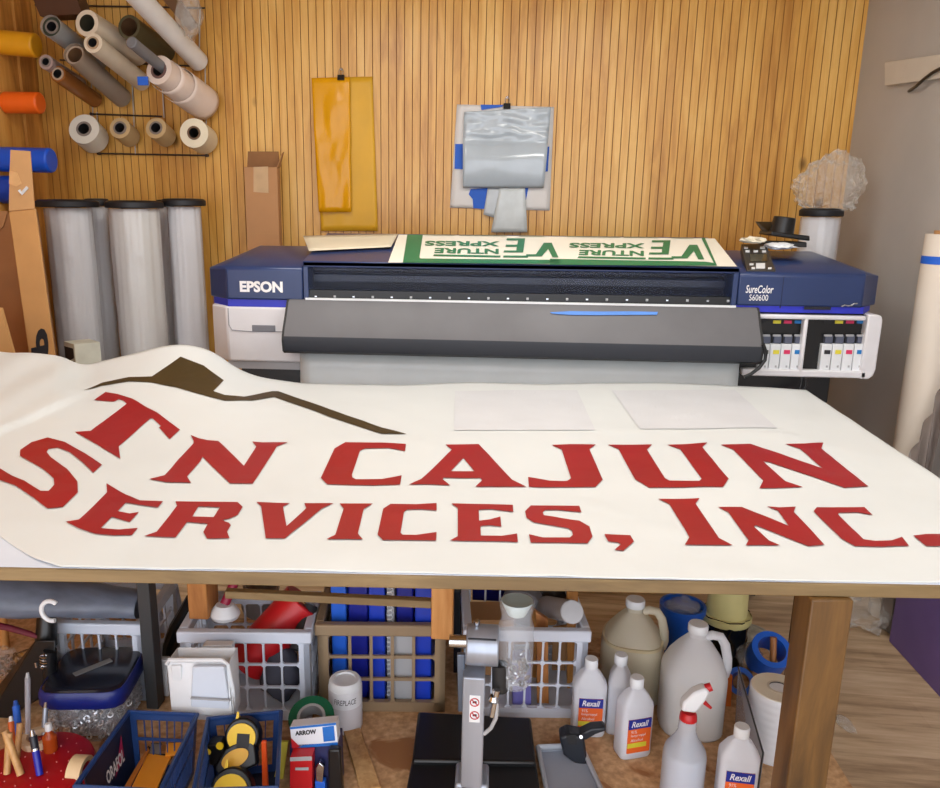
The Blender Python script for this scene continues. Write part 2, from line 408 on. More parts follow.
# lower shelf, stained board
m, nt, b = newmat('particle_board')
tc = N(nt, 'ShaderNodeTexCoord')
nz = N(nt, 'ShaderNodeTexNoise', Scale=70.0, Detail=4.0); nt.links.new(tc.outputs['Object'], nz.inputs['Vector'])
r = ramp(nt, nz.outputs[0], [(.3, (176, 136, 94)), (.55, (206, 164, 120)), (.75, (222, 186, 144))])
n2 = N(nt, 'ShaderNodeTexNoise', Scale=5.0, Detail=4.0, Distortion=1.2); nt.links.new(tc.outputs['Object'], n2.inputs['Vector'])
r2 = ramp(nt, n2.outputs[0], [(.60, (0, 0, 0)), (.64, (255, 255, 255))])
mm = N(nt, 'ShaderNodeMix', data_type='RGBA'); nt.links.new(r2.outputs[0], mm.inputs[0]); nt.links.new(r.outputs[0], mm.inputs[6]); mm.inputs[7].default_value = rgb((160, 110, 66))
nt.links.new(mm.outputs[2], b.inputs['Base Color']); b.inputs['Roughness'].default_value = .6
rx = (Pz(744, 700, SZ) - TO).dot(tu)
mb = MB().hexa([V((-1.6, 1.06, SZ - .02)), V((.82, 1.30, SZ - .02)), V((.82, 2.12, SZ - .02)), V((-1.6, 2.12, SZ - .02))], [V((-1.6, 1.06, SZ - .0012)), V((.82, 1.30, SZ - .0012)), V((.82, 2.12, SZ - .0012)), V((-1.6, 2.12, SZ - .0012))])
mb.build('shelf', m, bench)
for x in (-1.5, -.4, .62):
    MB().bx(x, x + .04, 1.3, 2.1, SZ - .11, SZ - .02).build('shelf_bearer', m_pine, bench)
    for y in (1.32, 2.02): MB().bx(x, x + .06, y, y + .06, 0, SZ - .11).build('shelf_support', m_pine, bench)

# ================================================================ banner
def interp(t, x):
    if x <= t[0][0]: return t[0][1]
    for (a, b), (c, d) in zip(t[:-1], t[1:]):
        if x <= c:
            k = (x - a) / (c - a); k = k * k * (3 - 2 * k) if False else k; return b + (d - b) * k
    return t[-1][1]
SIL = [(-80, 349), (0, 352), (30, 354.5), (62, 356), (75, 363), (86, 365), (110, 359), (140, 352), (158, 347), (175, 344.5), (190, 345), (207, 349), (220, 356), (235, 367), (250, 374), (265, 378), (300, 383), (330, 384), (400, 385), (470, 382), (540, 384), (600, 383), (660, 382.5), (720, 385), (770, 387.5), (806, 390)]
FRONT = [(-80, 480), (-20, 520), (0, 536), (15, 547), (35, 559), (60, 567.5), (240, 570), (420, 573), (640, 578.5), (800, 581), (940, 582.5), (1100, 585)]
BZ = TZ + .0015
def silh(px): return (interp(SIL, px - 5) + interp(SIL, px) + interp(SIL, px + 5)) / 3
def surf(px, py, off=0):
    s = silh(px); k = 384.0; pt = 470.0; pq = py
    if s < k and py < pt and px < 330:
        t = (pt - py) / (pt - s); pq = pt - (pt - s) * t + (k - s) * t * t
    p = Pz(px, pq, BZ)
    if pq != py: p = Py(px, py, p.y)
    q = V((p.x * 5, p.y * 5, 0))
    z = .004 * max(0, noise(q)) + .002 * max(0, noise(q * 2.3))
    d = (py - (434 - (px) * .45)) * .9                       # crease of the turned flap
    if px < 95:
        f = max(0, min(1, (95 - px) / 40)); e = max(0, min(1, -d / 2.5 + .5)); e = e * e * (3 - 2 * e)
        z += f * (.011 * e - .006 * math.exp(-((d - 4) / 5) ** 2) * 0)
    if px < 150 and d < 0: z += .003 * (1 + math.sin(d * .21 + px * .02)) * min(1, -d / 12) * min(1, (150 - px) / 60)
    if py < s + 3: z *= max(0, (py - s) / 3)
    if off: z += off
    return p + V((0, 0, max(0, z)))
NU, NV = 300, 110
def bpt(u, v):
    fx = -60 + 1160 * u; bxp = -60 + 866 * u
    fy = interp(FRONT, fx); by = silh(bxp)
    return surf(fx + (bxp - fx) * v, fy + (by - fy) * v)
m_ban = pm('banner_vinyl', (218, 222, 222), .42, var=.015, scale=3, bump=.03, bscale=5, spec=.4)
m_bred = pm('banner_red', (152, 12, 20), .4, var=.05, scale=5)
m_olive = pm('banner_olive', (66, 50, 16), .45, var=.1)
banner = MB().grid(bpt, NU, NV).build('banner', m_ban, smooth=True, angle=80, fix=False)
k = banner.modifiers.new('solid', 'SOLIDIFY'); k.thickness = .0008; k.offset = -1
tag(banner, 'white vinyl banner with big red company lettering spread over the workbench', 'banner')
A_ = lambda l: [(x / 4.925, 380 + y / 4.925) for x, y in l]
B_ = lambda l: [(140 + x / 5.63, 420 + y / 5.63) for x, y in l]
def Z_(ox): return lambda l: [(ox + x / 5.875, 430 + y / 5.875) for x, y in l]
C_, D_, E_, F_ = Z_(280), Z_(420), Z_(540), Z_(660)
G_ = lambda l: [(780 + x / 4.925, 430 + y / 4.925) for x, y in l]
H_ = lambda l: [(60 + x / 2.611, 340 + y / 2.611) for x, y in l]
line1 = [
 (A_([(463, 102), (520, 62), (580, 72), (650, 95), (710, 130), (775, 165)]) + B_([(225, 58), (168, 112), (107, 45), (120, 38)]) + A_([(752, 194), (740, 195), (585, 330), (593, 393), (480, 322), (370, 263), (447, 257), (625, 122), (608, 106), (585, 98), (560, 110)]), None),
 (B_([(285, 88), (330, 107), (380, 118), (440, 122), (585, 262), (655, 155), (632, 125), (690, 130), (835, 130), (770, 155), (635, 365), (508, 363), (352, 213), (345, 232), (265, 325), (288, 360), (150, 355), (52, 337), (140, 315), (302, 137), (302, 120)]), None),
 (C_([(385, 77), (600, 78), (740, 87), (735, 128), (640, 110), (500, 113), (470, 125), (422, 270), (425, 285), (445, 295), (600, 293), (715, 273), (705, 327), (540, 330), (278, 325), (240, 288), (320, 115)]), None),
 (C_([(757, 330), (830, 297)]) + D_([(187, 120), (150, 90), (345, 87), (540, 297), (625, 338), (325, 338), (365, 300), (355, 287), (140, 287), (133, 297), (178, 335)]), D_([(255, 168), (320, 247), (180, 247)])),
 (E_([(68, 92), (180, 87), (328, 92), (290, 118), (368, 298), (325, 340), (0, 342)]) + D_([(640, 338), (635, 283), (760, 305), (850, 307)]) + E_([(160, 305), (183, 290), (127, 118)]), None),
 (E_([(397, 93), (658, 90), (628, 120), (735, 292), (760, 305)]) + F_([(230, 310), (245, 297), (120, 120), (42, 92), (160, 87), (278, 78), (248, 105), (402, 297), (370, 345)]) + E_([(640, 347), (560, 300), (462, 118)]), None),
 (F_([(355, 90), (530, 85)]) + G_([(210, 193), (95, 95), (25, 73), (120, 72), (213, 68), (203, 95), (435, 283), (318, 290)]) + F_([(640, 193), (605, 188), (735, 305), (840, 340), (583, 350), (607, 302), (430, 120)]), None)]
line2 = [
 (A_([(235, 290), (320, 310), (420, 365), (503, 425), (460, 465), (405, 410), (345, 360), (285, 338), (240, 345), (230, 360), (250, 385), (330, 445), (382, 505), (384, 557), (310, 630), (235, 637), (160, 580), (80, 525), (0, 497), (-60, 475), (-60, 425), (0, 440), (60, 475), (120, 500), (200, 550), (240, 550), (268, 520), (265, 490), (215, 445), (100, 378), (100, 348), (155, 310)]), None),
 (A_([(525, 513), (620, 570)]) + B_([(0, 458), (130, 463), (100, 502), (0, 486)]) + A_([(620, 610), (580, 655), (640, 668), (685, 660), (640, 710), (550, 685), (497, 742), (590, 750), (680, 740), (650, 777), (560, 780), (470, 770), (400, 745), (325, 707), (390, 697), (528, 557)]), None),
 (B_([(200, 463), (550, 467), (578, 495), (550, 540), (500, 562), (460, 570), (500, 585), (512, 600), (490, 637), (505, 673), (378, 673), (357, 637), (382, 590), (265, 580), (200, 668), (25, 663), (95, 637), (210, 490)]), B_([(330, 493), (450, 497), (415, 552), (295, 550)])),
 (B_([(655, 468), (845, 473), (805, 492), (825, 605)]) + C_([(155, 465), (143, 435), (315, 435), (245, 467), (30, 646)]) + B_([(708, 675), (682, 490)]), None),
 (C_([(350, 437), (545, 437), (492, 470), (457, 615), (487, 652), (380, 650), (272, 650), (325, 622), (375, 467)]), None),
 (C_([(650, 440), (800, 445), (920, 442), (920, 482), (830, 475), (745, 475), (728, 490), (708, 610), (720, 622), (800, 622), (920, 605), (917, 655), (605, 655), (573, 622), (607, 467)]), None),
 (D_([(183, 443), (545, 448), (548, 490), (420, 475), (345, 478), (347, 540), (410, 533), (472, 517), (477, 575), (410, 567), (355, 570), (357, 628), (480, 630), (570, 615), (575, 665), (400, 662), (175, 655), (222, 630), (222, 470)]), None),
 (D_([(650, 452), (935, 457)]) + E_([(230, 457), (243, 495), (100, 483), (30, 483), (15, 497), (22, 515), (120, 530), (230, 543), (290, 575), (308, 632), (278, 672), (120, 668)]) + D_([(650, 667), (640, 618), (720, 637), (880, 637), (898, 622), (892, 597), (870, 585), (670, 555), (625, 525), (617, 487)]), None),
 (E_([(378, 617), (530, 625), (552, 660), (490, 715), (437, 710), (475, 677), (460, 667), (400, 660)]), None),
 (F_([(-12, 410), (110, 410), (232, 407), (208, 437), (345, 640), (427, 683), (145, 680), (172, 637), (55, 440)]), None),
 (F_([(340, 460), (480, 460), (755, 575), (690, 480), (625, 455), (700, 460), (797, 455), (785, 487)]) + G_([(218, 570), (140, 577)]) + F_([(560, 568), (550, 575), (640, 655), (705, 683), (503, 685), (520, 655), (400, 490)]), None),
 (G_([(180, 385), (415, 385), (455, 423), (380, 410), (290, 412), (285, 420), (410, 545), (470, 552), (550, 548), (600, 532), (635, 575), (500, 580), (368, 577), (300, 540), (165, 405)]), None),
 (G_([(655, 527), (720, 523), (860, 525), (900, 580), (720, 577)]), None)]
art = [(H_([(62, 138), (110, 115), (180, 100), (240, 98), (315, 45), (375, 68), (428, 108), (400, 135), (430, 145), (480, 150), (555, 135), (570, 135), (700, 182), (840, 230), (905, 247), (840, 247), (700, 201), (560, 150), (500, 160), (430, 160), (390, 150), (300, 125), (240, 113), (180, 112), (110, 122)]), None)]
def shapes(lst, off, mb=None):
    mb = mb or MB()
    for poly, hole in lst:
        vs, fs = polymesh(poly, hole); mb.add([surf(x, y, off) for x, y in vs], fs)
    return mb
shapes(line1, .0022).build('lettering', m_bred, banner, fix=False)
shapes(line2, .0022).build('lettering', m_bred, banner, fix=False)
shapes(art, .0022).build('artwork', m_olive, banner, fix=False)
shapes([([(455, 391.5), (577, 390.5), (595, 430.5), (454, 431)], None)], .0018).build('blank_patch', pm('patch_white', (213, 215, 219), .45, var=.02), banner, fix=False)
shapes([([(612, 391), (735, 390.5), (777, 428.5), (640, 430)], None)], .0018).build('blank_patch', bpy.data.materials['patch_white'], banner, fix=False)
# ================================================================ printer
YF = 2.85
def X(px, py=280, y=YF): return Py(px, py, y).x
def Zf(py, px=500, y=YF): return Py(px, py, y).z
xl0, xl1 = X(212, 285), X(303, 285)
xr0, xr1 = X(738, 290), X(864, 290)
xlo, xro = X(208.5, 270, 2.93) + .01, X(881, 272, 2.93)
pr = thing('wide_format_printer', 'wide blue and white large format printer standing in front of the wood wall', 'printer', (.15, 3.1, 0))
ZT, ZB = 1.322, 1.203
def housing(x_in, x_f, x_o, zt, zb, sgn):
    yb = 3.36; P = []
    base = [(x_in, YF), (x_f, YF), (x_o, YF + .09), (x_o, yb), (x_in, yb)]
    top = [(x_in, YF + .012), (x_f, YF + .012), (x_o + -sgn * .005, YF + .10), (x_o - sgn * .05, yb), (x_in, yb)]
    P = [V((x, y, zb)) for x, y in base] + [V((x, y, zt - .006)) for x, y in base[:2]] + [V((x, y, zt - .01)) for x, y in base[2:3]] + [V((x, y, zt + .012)) for x, y in base[3:]] + [V((x, y, zt + (.052 if y > 3.2 else .004))) for x, y in (top[0], top[1], (top[3][0] - sgn * .03, top[3][1]), top[4])]
    return MB().hull(P)
lh = housing(xl1, xl0 + .055, xlo - .01, ZT, ZB, -1).build('left_housing', m_blue, pr, bevel=.006)
rh = housing(xr0, xr1, xro, ZT + .005, ZB + .011, 1).build('right_housing', m_blue, pr, bevel=.006)
m_seam = pm('seam', (16, 26, 66), .5)
MB().bx(xl0 + .055, xl0 + .0575, YF - .0008, YF + .01, ZB + .005, ZT - .008).build('seam', m_seam, lh)
xs = X(782, 290)
MB().bx(xs, xs + .0025, YF - .0008, YF + .01, ZB + .005, ZT - .004).build('seam', m_seam, rh)
# bright blue bands under the housings
def band(x0, x1, xo, z0, z1, sgn):
    return MB().prism([V((x0, YF + .006, z0)), V((x1, YF + .006, z0)), V((xo, YF + .1, z0)), V((xo, 3.3, z0)), V((x0, 3.3, z0))], (0, 0, z1 - z0))
band(xl1, xl0 + .055, xlo - .002, ZB - .027, ZB + .002, -1).build('accent_band', m_bblue, pr)
band(xr0, xr1 + .01, xro - .012, ZB - .011, ZB + .012, 1).build('accent_band', m_bblue, pr)
# lettering on the housings
mb = MB(); p0, p1 = Py(240, 292, YF - .0012), Py(282.5, 281.5, YF - .0012)
textmap(mb, 'EPSON', face(p0, (1, 0, 0), (0, 0, 1), p1.x - p0.x, p1.z - p0.z), bold=.045)
mb.build('logo_lettering', m_wtext, lh)
mb = MB(); p0, p1 = Py(745.5, 293, YF - .0012), Py(774, 285.5, YF - .0012)
textmap(mb, 'SureColor', face(p0, (1, 0, 0), (0, 0, 1), p1.x - p0.x, p1.z - p0.z), bold=.012, shear=.15)
p0, p1 = Py(749, 300.5, YF - .0012), Py(768.5, 294.8, YF - .0012)
textmap(mb, 'S60600', face(p0, (1, 0, 0), (0, 0, 1), p1.x - p0.x, p1.z - p0.z))
mb.build('logo_lettering', m_wtext, rh)
mb = MB()
p0, p1 = Py(804, 309.5, YF - .001), Py(831, 307, YF - .001)
mb.bx(p0.x, p1.x, YF - .002, YF, p0.z, p1.z); mb.build('grip', m_navy, rh)
mb = MB(); p0, p1 = Py(841, 306.5, YF - .003), Py(857, 303.8, YF - .003)
mb.tube([p0 + (p1 - p0) * t + V((0, -.002, .003 * math.sin(t * 9))) for t in (0, .2, .4, .6, .8, 1)], .003).build('key', m_chrome, rh)
# white cabinet on the left
zc0 = Zf(361, 215)
lc = MB().prism([V((xl0 - .002 + .05, YF + .004, zc0)), V((X(303, 330), YF + .004, zc0)), V((X(303, 330), 3.3, zc0)), V((xlo, 3.3, zc0)), V((xlo, YF + .07, zc0))], (0, 0, ZB - .026 - zc0)).build('left_cabinet', m_pwhite, pr, bevel=.008)
mb = MB(); p0, p1 = Py(252, 331.5, YF), Py(275, 325.5, YF)
mb.bx(p0.x, p1.x, YF + .0005, YF + .02, p0.z, p1.z); mb.build('handle', pm('handle_grey', (120, 122, 130), .5), lc, bevel=.002)
mb = MB(); mb.tube([Py(*a, YF + .003) for a in ((228, 308), (229, 325), (232, 330), (251, 331.5), (276, 331.7), (300, 332))], .0016, 6)
mb.build('door_gap', pm('gap_grey', (140, 142, 148), .6), lc)
mb = MB(); mb.bx(xl0 + .04, X(303, 370), YF + .02, 3.2, zc0 - .03, zc0).build('lower_rail', m_lgrey, pr)
# dark stand
mb = MB(); mb.bx(xl0 + .08, X(302, 370), YF + .05, 3.2, zc0 - .12, zc0 - .03).build('stand_box', m_black, pr, bevel=.004)
mb = MB(); mb.bx(X(742, 385), X(836, 385), YF + .05, 3.2, .86, Zf(378, 800)).build('stand_box', m_black, pr, bevel=.004)
for x in (X(250), X(800)):
    MB().bx(x - .04, x + .04, 3.0, 3.1, .06, .88).build('stand_leg', m_dark, pr)
    MB().bx(x - .05, x + .05, 3.06, 3.35, 0, .06).build('stand_foot', m_dark, pr)
# centre: frame, glass, roller bar
z_t = Zf(264.5, 500) + .002
mb = MB(); mb.bx(xl1, xr0, YF + .0, 3.34, z_t - .022, z_t); mb.hull([V((x, y, z)) for x in (xl1, xr0) for y, z in ((YF, z_t), (YF, z_t - .02), (3.30, z_t + .085), (3.34, z_t))])
top = mb.build('top_cover', m_blue, pr, bevel=.004)
mb = MB(); mb.bx(xl1, xr0, 3.02, 3.3, 1.1, z_t - .02).build('print_chamber', m_navy, pr)
mb = MB(); mb.bx(xl1 + .02, xr0 - .02, 2.94, 2.99, Zf(287) , Zf(279)).build('carriage_rail', pm('rail_grey', (60, 70, 92), .35), pr, bevel=.003)
mb = MB(); mb.bx(xl1 + .02, xr0 - .02, 2.955, 2.99, Zf(276) , Zf(272.5)).build('carriage_rail', pm('rail_dark', (36, 44, 66), .35), pr, bevel=.003)
mb = MB(); mb.bx(xl1 + .005, xr0 - .005, YF + .005, YF + .008, Zf(293.5) + .001, z_t - .0225).build('window_pane', clear('smoked_glass', (24, 36, 70), .86, .3, transl=0), pr)
mb = MB(); mb.bx(xl1 + .004, xl1 + .02, YF - .004, YF + .03, Zf(302), z_t - .02).build('side_trim', m_blue, pr); MB().bx(xr0 - .02, xr0 - .004, YF - .004, YF + .03, Zf(306, 735), z_t - .02).build('side_trim', m_blue, pr)
bar = MB().bx(xl1 + .02, xr0 - .02, YF + .01, YF + .05, Zf(303), Zf(293.5)).build('roller_bar', m_black, pr)
a, c = Py(316, 296.5, YF + .008), Py(728, 301, YF + .008); n = 22
for i in range(n):
    p = a + (c - a) * (i / (n - 1)); MB().cyl(p + V((-.004, 0, 0)), p + V((.004, 0, 0)), .0045, n=10).build('pinch_roller', m_chrome if i % 2 == 0 else m_lgrey, bar, smooth=True)
# curved grey guide below the slot
gx0, gx1 = X(289, 306, 2.83), X(757, 311, 2.83)
def zz(py, y): return Py(500, py, y).z
prof = [(2.87, zz(303, 2.84)), (2.835, zz(303.5, 2.835)), (2.825, zz(306, 2.825)), (2.79, zz(321, 2.79)), (2.757, zz(334, 2.757)), (2.744, zz(341, 2.744))]
lip = [(2.744, zz(341, 2.744)), (2.741, zz(345, 2.741)), (2.748, zz(356, 2.748)), (2.77, zz(358, 2.77)), (2.87, zz(358, 2.77))]
mb = MB(); mb.prism([V((gx0, y, z)) for y, z in prof + [(2.87, prof[-1][1])]], (gx1 - gx0, 0, 0))
gd = mb.build('media_guide', m_grey, pr, smooth=True)
MB().prism([V((gx0, y, z)) for y, z in lip + [(2.87, lip[0][1])]], (gx1 - gx0, 0, 0)).build('guide_lip', pm('lip_navy', (30, 34, 44), .5, var=.05), pr, smooth=True)
for x, s in ((gx0, -1), (gx1, 1)):
    MB().prism([V((x, y, z)) for y, z in prof + lip[1:]], (s * .008, 0, 0)).build('guide_end_cap', m_dark, pr)
MB().bx(xl1 + .01, gx1 - .07, 2.838, 2.852, zz(304.6, 2.838), zz(301.5, 2.838)).build('platen_edge', m_white, pr)
# ink bay
zb0, zb1 = Zf(377.5, 800), ZB - .012
xi0, xi1 = X(742, 350), X(866, 350); xio = X(883, 330, 2.93)
mb = MB()
def fr(px0, py0, px1, py1, y0=YF - .004, y1=YF + .03, mi=0):
    m_ = (py0 + py1) / 2; xa, xc = Py(px0, m_, YF).x, Py(px1, m_, YF).x; a, c = Py((px0 + px1) / 2, py0, YF), Py((px0 + px1) / 2, py1, YF); mb.bx(xa, xc, y0, y1, c.z, a.z, mi)
fr(742, 370, 866, 377); fr(742, 315, 866, 319.5); fr(801.5, 316, 805.5, 374)
xq = X(879, 345); xp = X(864, 345)
mb.prism([V((xp, YF - .004, zb0)), V((xq - .02, YF - .004, zb0)), V((xq - .006, YF - .004, zb0 + .012)), V((xq, YF - .004, zb0 + .035)), V((xq, YF - .004, zb1 - .02)), V((xq - .006, YF - .004, zb1 - .004)), V((xq - .02, YF - .004, zb1)), V((xp, YF - .004, zb1))], (0, .12, 0))
bay = mb.build('ink_bay', m_pwhite, pr, bevel=.005)
MB().bx(xi0, xi1 - .004, YF + .034, 3.25, zb0, zb1).build('bay_back', m_black, bay)
def rc(px0, px1, py0, py1, y):
    m_ = (py0 + py1) / 2; return Py(px0, m_, y).x, Py(px1, m_, y).x, Py(px0, max(py0, py1), y).z, Py(px0, min(py0, py1), y).z
INK = [('black', (40, 40, 44)), ('yellow', (226, 214, 60)), ('magenta', (214, 44, 96)), ('cyan', (24, 120, 190))]
inkm = {n: pm('ink_' + n, c, .5, var=.04) for n, c in INK}
for bank, (c0, pitch) in enumerate(((760, 10.8), (822, 10.9))):
    for i, (n, c) in enumerate(INK):
        px = c0 + pitch * i + 1
        x0, x1, z0, z1 = rc(px - 2.2, px + pitch - 2.8, 372, 344, YF + .012)
        k = MB().bx(x0, x1, YF + .012, YF + .1, z0, z1).build('ink_pack', m_white, pr, bevel=.003)
        x0, x1, z0, z1 = rc(px + 2.6 - 1.2, px + 8.6 - 1.2, 354, 350, YF + .011)
        MB().bx(x0, x1, YF + .0105, YF + .013, z0, z1).build('colour_label', inkm[n], k)
        x0, x1, z0, z1 = rc(px + 4.2 - 1.2, px + 6 - 1.2, 367.5, 365.5, YF + .011)
        MB().bx(x0, x1, YF + .0105, YF + .013, z0, z1).build('chip', m_lgrey, k)
        x0, x1, z0, z1 = rc(px + 1, px + pitch - 2, 343, 335, YF + .03)
        l = MB().bx(x0, x1, YF + .02, YF + .1, z0, z1).build('lock_lever', pm('lever_grey', (84, 90, 110), .4, var=.05) if 'lever_grey' not in bpy.data.materials else bpy.data.materials['lever_grey'], pr, bevel=.002)
        x0, x1, z0, z1 = rc(px + 1, px + pitch - 2, 336.4, 334.4, YF + .019)
        MB().bx(x0, x1, YF + .017, YF + .021, z0, z1).build('lever_tab', m_lgrey, l)
        x0, x1, z0, z1 = rc(px + 1.5, px + pitch - 1.6, 323.5, 320.4, YF + .03)
        MB().bx(x0, x1, YF + .03, YF + .04, z0, z1).build('slot_label', inkm[n] if i else m_dark, bay)
# control panel, tilted on the housing
zc = ZT + .012
q = [Pp(x, y, V((0, YF + .02, zc)), V((0, -.26, 1)).normalized()) for x, y in ((741, 245), (766, 245), (775.5, 271), (746.5, 271))]
nrm = V((0, -.26, 1)).normalized()
cp = MB().hexa([p + V((0, 0, -.03)) for p in (q[3], q[2], q[1], q[0])], [p + nrm * .004 for p in (q[3], q[2], q[1], q[0])]).build('control_panel', pm('panel_black', (52, 50, 48), .4), pr, bevel=.002)
def cpq(px0, py0, px1, py1, name, mat, h=.006):
    ps = [Pp(x, y, V((0, YF + .02, zc)) + nrm * .004, nrm) for x, y in ((px0, py1), (px1, py1), (px1, py0), (px0, py0))]
    MB().hexa([p - nrm * .002 for p in ps], [p + nrm * .002 for p in ps]).build(name, mat, cp)
cpq(750, 254.5, 767, 261.5, 'screen', pm('lcd', (70, 66, 52), .2))
for (x, y, w_, h_) in ((744, 247.2, 4, 1.6), (760, 247, 5, 2), (745.5, 250.6, 4, 1.8), (753.5, 250.6, 4.5, 1.8), (762, 250.6, 4, 1.8), (749.5, 263.8, 4, 1.5), (756, 263.6, 9, 5), (751.5, 267.6, 3.5, 1.6), (768, 267.8, 3.5, 1.4)):
    cpq(x, y, x + w_, y + h_, 'button', m_white)
# cables at the right end
cb = [Py(x, y, 2.74) for x, y in ((763, 344), (766, 352), (765, 360), (759, 368), (751, 374), (744, 377))]
MB().tube(cb, .006).build('cable', m_black, pr, smooth=True)
for k in range(2):
    cb = [Py(x, y, 2.84) for x, y in ((806 - 4 * k, 378), (806 - 5 * k, 385), (803 - 4 * k, 390), (795, 393 - k), (780, 394))]
    MB().tube(cb, .005).build('cable', m_black, pr, smooth=True)
# media hanging in front of the printer
a, c = Py(300, 350, 2.835), Py(741, 350, 2.835); zlo = .62; zhi = zz(358, 2.77) - .001
mb = MB(); mb.grid(lambda u, v: V((a.x + (c.x - a.x) * u, 2.835 + .004 * math.sin(u * 7) - .02 * (1 - v), zlo + (zhi - zlo) * v)), 40, 6)
o = mb.build('hanging_media', pm('media_white', (204, 212, 214), .3, var=.03, spec=.6), None, smooth=True, solid=.001)
tag(o, 'sheet of white print media hanging below the printer\'s grey guide', 'vinyl sheet')
# blue tape on the guide
p0 = V((0, 2.825, zz(306, 2.825))); nn = V((0, -(zz(306, 2.825) - zz(334, 2.757)), (2.825 - 2.757))); nn = nn.normalized() 
pts = [(550, 312.4), (570, 311.2), (600, 311.6), (630, 311.4), (658, 312), (657, 314.8), (630, 315), (600, 315.2), (570, 315), (552, 313.6)]
mb = MB(); mb.prism([Pp(x, y, p0 + nn * .0015, nn) for x, y in pts], nn * .001)
tag(mb.build('masking_tape', pm('tape_light', (84, 140, 222), .6), None), 'torn strip of light blue tape stuck along the grey printer guide', 'tape')

# ---------------------------------------------------------------- printed sheet lying on the printer
pf = V((0, YF, z_t + .003)); pb = V((0, 3.30, z_t + .088)); sd = (pb - pf); sn = V((0, -sd.z, sd.y)).normalized()
def sh(px, py, off=.004):
    p = Pp(px, py, pf + sn * off, sn)
    return p
def sheet(u, v):
    xl = 388 + (398 - 388) * v; xr = 737 + (716 - 737) * v; yl = 262.5 + (236 - 262.5) * v; yr = 266.5 + (240 - 266.5) * v
    return sh(xl + (xr - xl) * u, yl + (yr - yl) * u)
def edge(u, v):     # the back of the sheet bends up and over
    p = sheet(u, 1); t = v * 1.9
    return p + V((0, .03 * math.sin(t), .012 * math.sin(t) - .012 * (1 - math.cos(t))))
mb = MB(); mb.grid(sheet, 30, 10); mb.grid(edge, 30, 5)
m_cream = pm('print_white', (240, 238, 226), .4, var=.02)
ps = mb.build('printed_sheet', m_cream, None, smooth=True, fix=False)
tag(ps, 'white and green printed vinyl sheet lying upside down on top of the printer', 'printed sheet')
m_green = pm('print_green', (0, 118, 80), .4, var=.05); m_dgreen = pm('print_dark_green', (56, 92, 62), .5)
def spoly(mb, pts, off=.006): 
    vs, fs = polymesh(pts, None, 12); mb.add([sh(x, y, off) for x, y in vs], fs)
K = lambda l: [(380 + x / 4.947, 225 + y / 4.947) for x, y in l]
J_ = lambda l: [(550 + x / 4.7, 225 + y / 4.7) for x, y in l]
mb = MB()
spoly(mb, K([(113, 185), (135, 48), (212, 48), (195, 158), (200, 165), (885, 172), (905, 192), (400, 188)]))
spoly(mb, J_([(0, 158), (300, 164), (650, 170), (730, 172), (770, 178), (712, 62), (728, 60), (785, 190), (500, 190), (0, 186)]))
def unit(mb, x0, dx, y0):
    f = lambda l: [(x0 + x * dx, y0 + y) for x, y in l]
    # big V and E (seen upside down) with the rule under the name
    spoly(mb, f([(112, 9.5), (120, 9.5), (127, 24), (121, 24), (116.5, 15.5), (110, 23), (94, 23), (94, 21), (104, 21)]))
    spoly(mb, f([(77, 21), (92, 21), (92, 23), (73, 23), (73.5, 21)])) if False else None
    spoly(mb, f([(93, 5), (91, 19), (71, 19), (71.6, 17.2), (84, 17.2), (84.6, 13.4), (73, 13.4), (73.5, 11.4), (85, 11.4), (85.8, 7), (74, 7), (74.4, 5)]))
    spoly(mb, f([(0, 21), (68, 22.3), (67.5, 24), (-1, 22.6)])); spoly(mb, f([(71, 22.2), (96, 22.4), (96, 24.2), (70.5, 24)]))
    for s, q in (('NTURE', [(1, 14.5), (66, 15.5), (66, 20.6), (0, 19.6)]), ('XPRESS', [(-9, 7.5), (67, 8), (67, 13), (-10, 12.2)])):
        Q = f(q); Q = [Q[2], Q[3], Q[0], Q[1]]       # turned half round
        textmap(mb, s, lambda u, v: sh(*bil(Q, u, v), .006), bold=.03)
unit(mb, 434, .98, 233.2); unit(mb, 578.5, .99, 235.2)
mb.build('green_print', m_green, ps, fix=False)
mb = MB()
for f0, f1 in ((.08, .18), (.19, .34), (.38, .46), (.53, .70), (.71, .82), (.86, .93)):
    mb.grid(lambda u, v: edge(f0 + (f1 - f0) * u, .15 + .3 * v) + V((0, -.001, .002)), 6, 2)
mb.build('edge_print', pm('print_faded', (150, 150, 120), .5), ps, fix=False)
# pale sheet behind it
a, b_, c, d = sh(303, 236, .012), sh(398, 234, .012), sh(391, 247, .006), sh(309, 251, .006)
mb = MB(); mb.grid(lambda u, v: (d * (1 - u) + c * u) * (1 - v) + (a * (1 - u) + b_ * u) * v + V((0, 0, -.0 * v)), 12, 5)
tag(mb.build('backing_paper', pm('paper_pale', (214, 204, 180), .6, var=.05), None, smooth=True, solid=.0008), 'pale curled backing paper behind the printer top left of the green print', 'paper sheet')

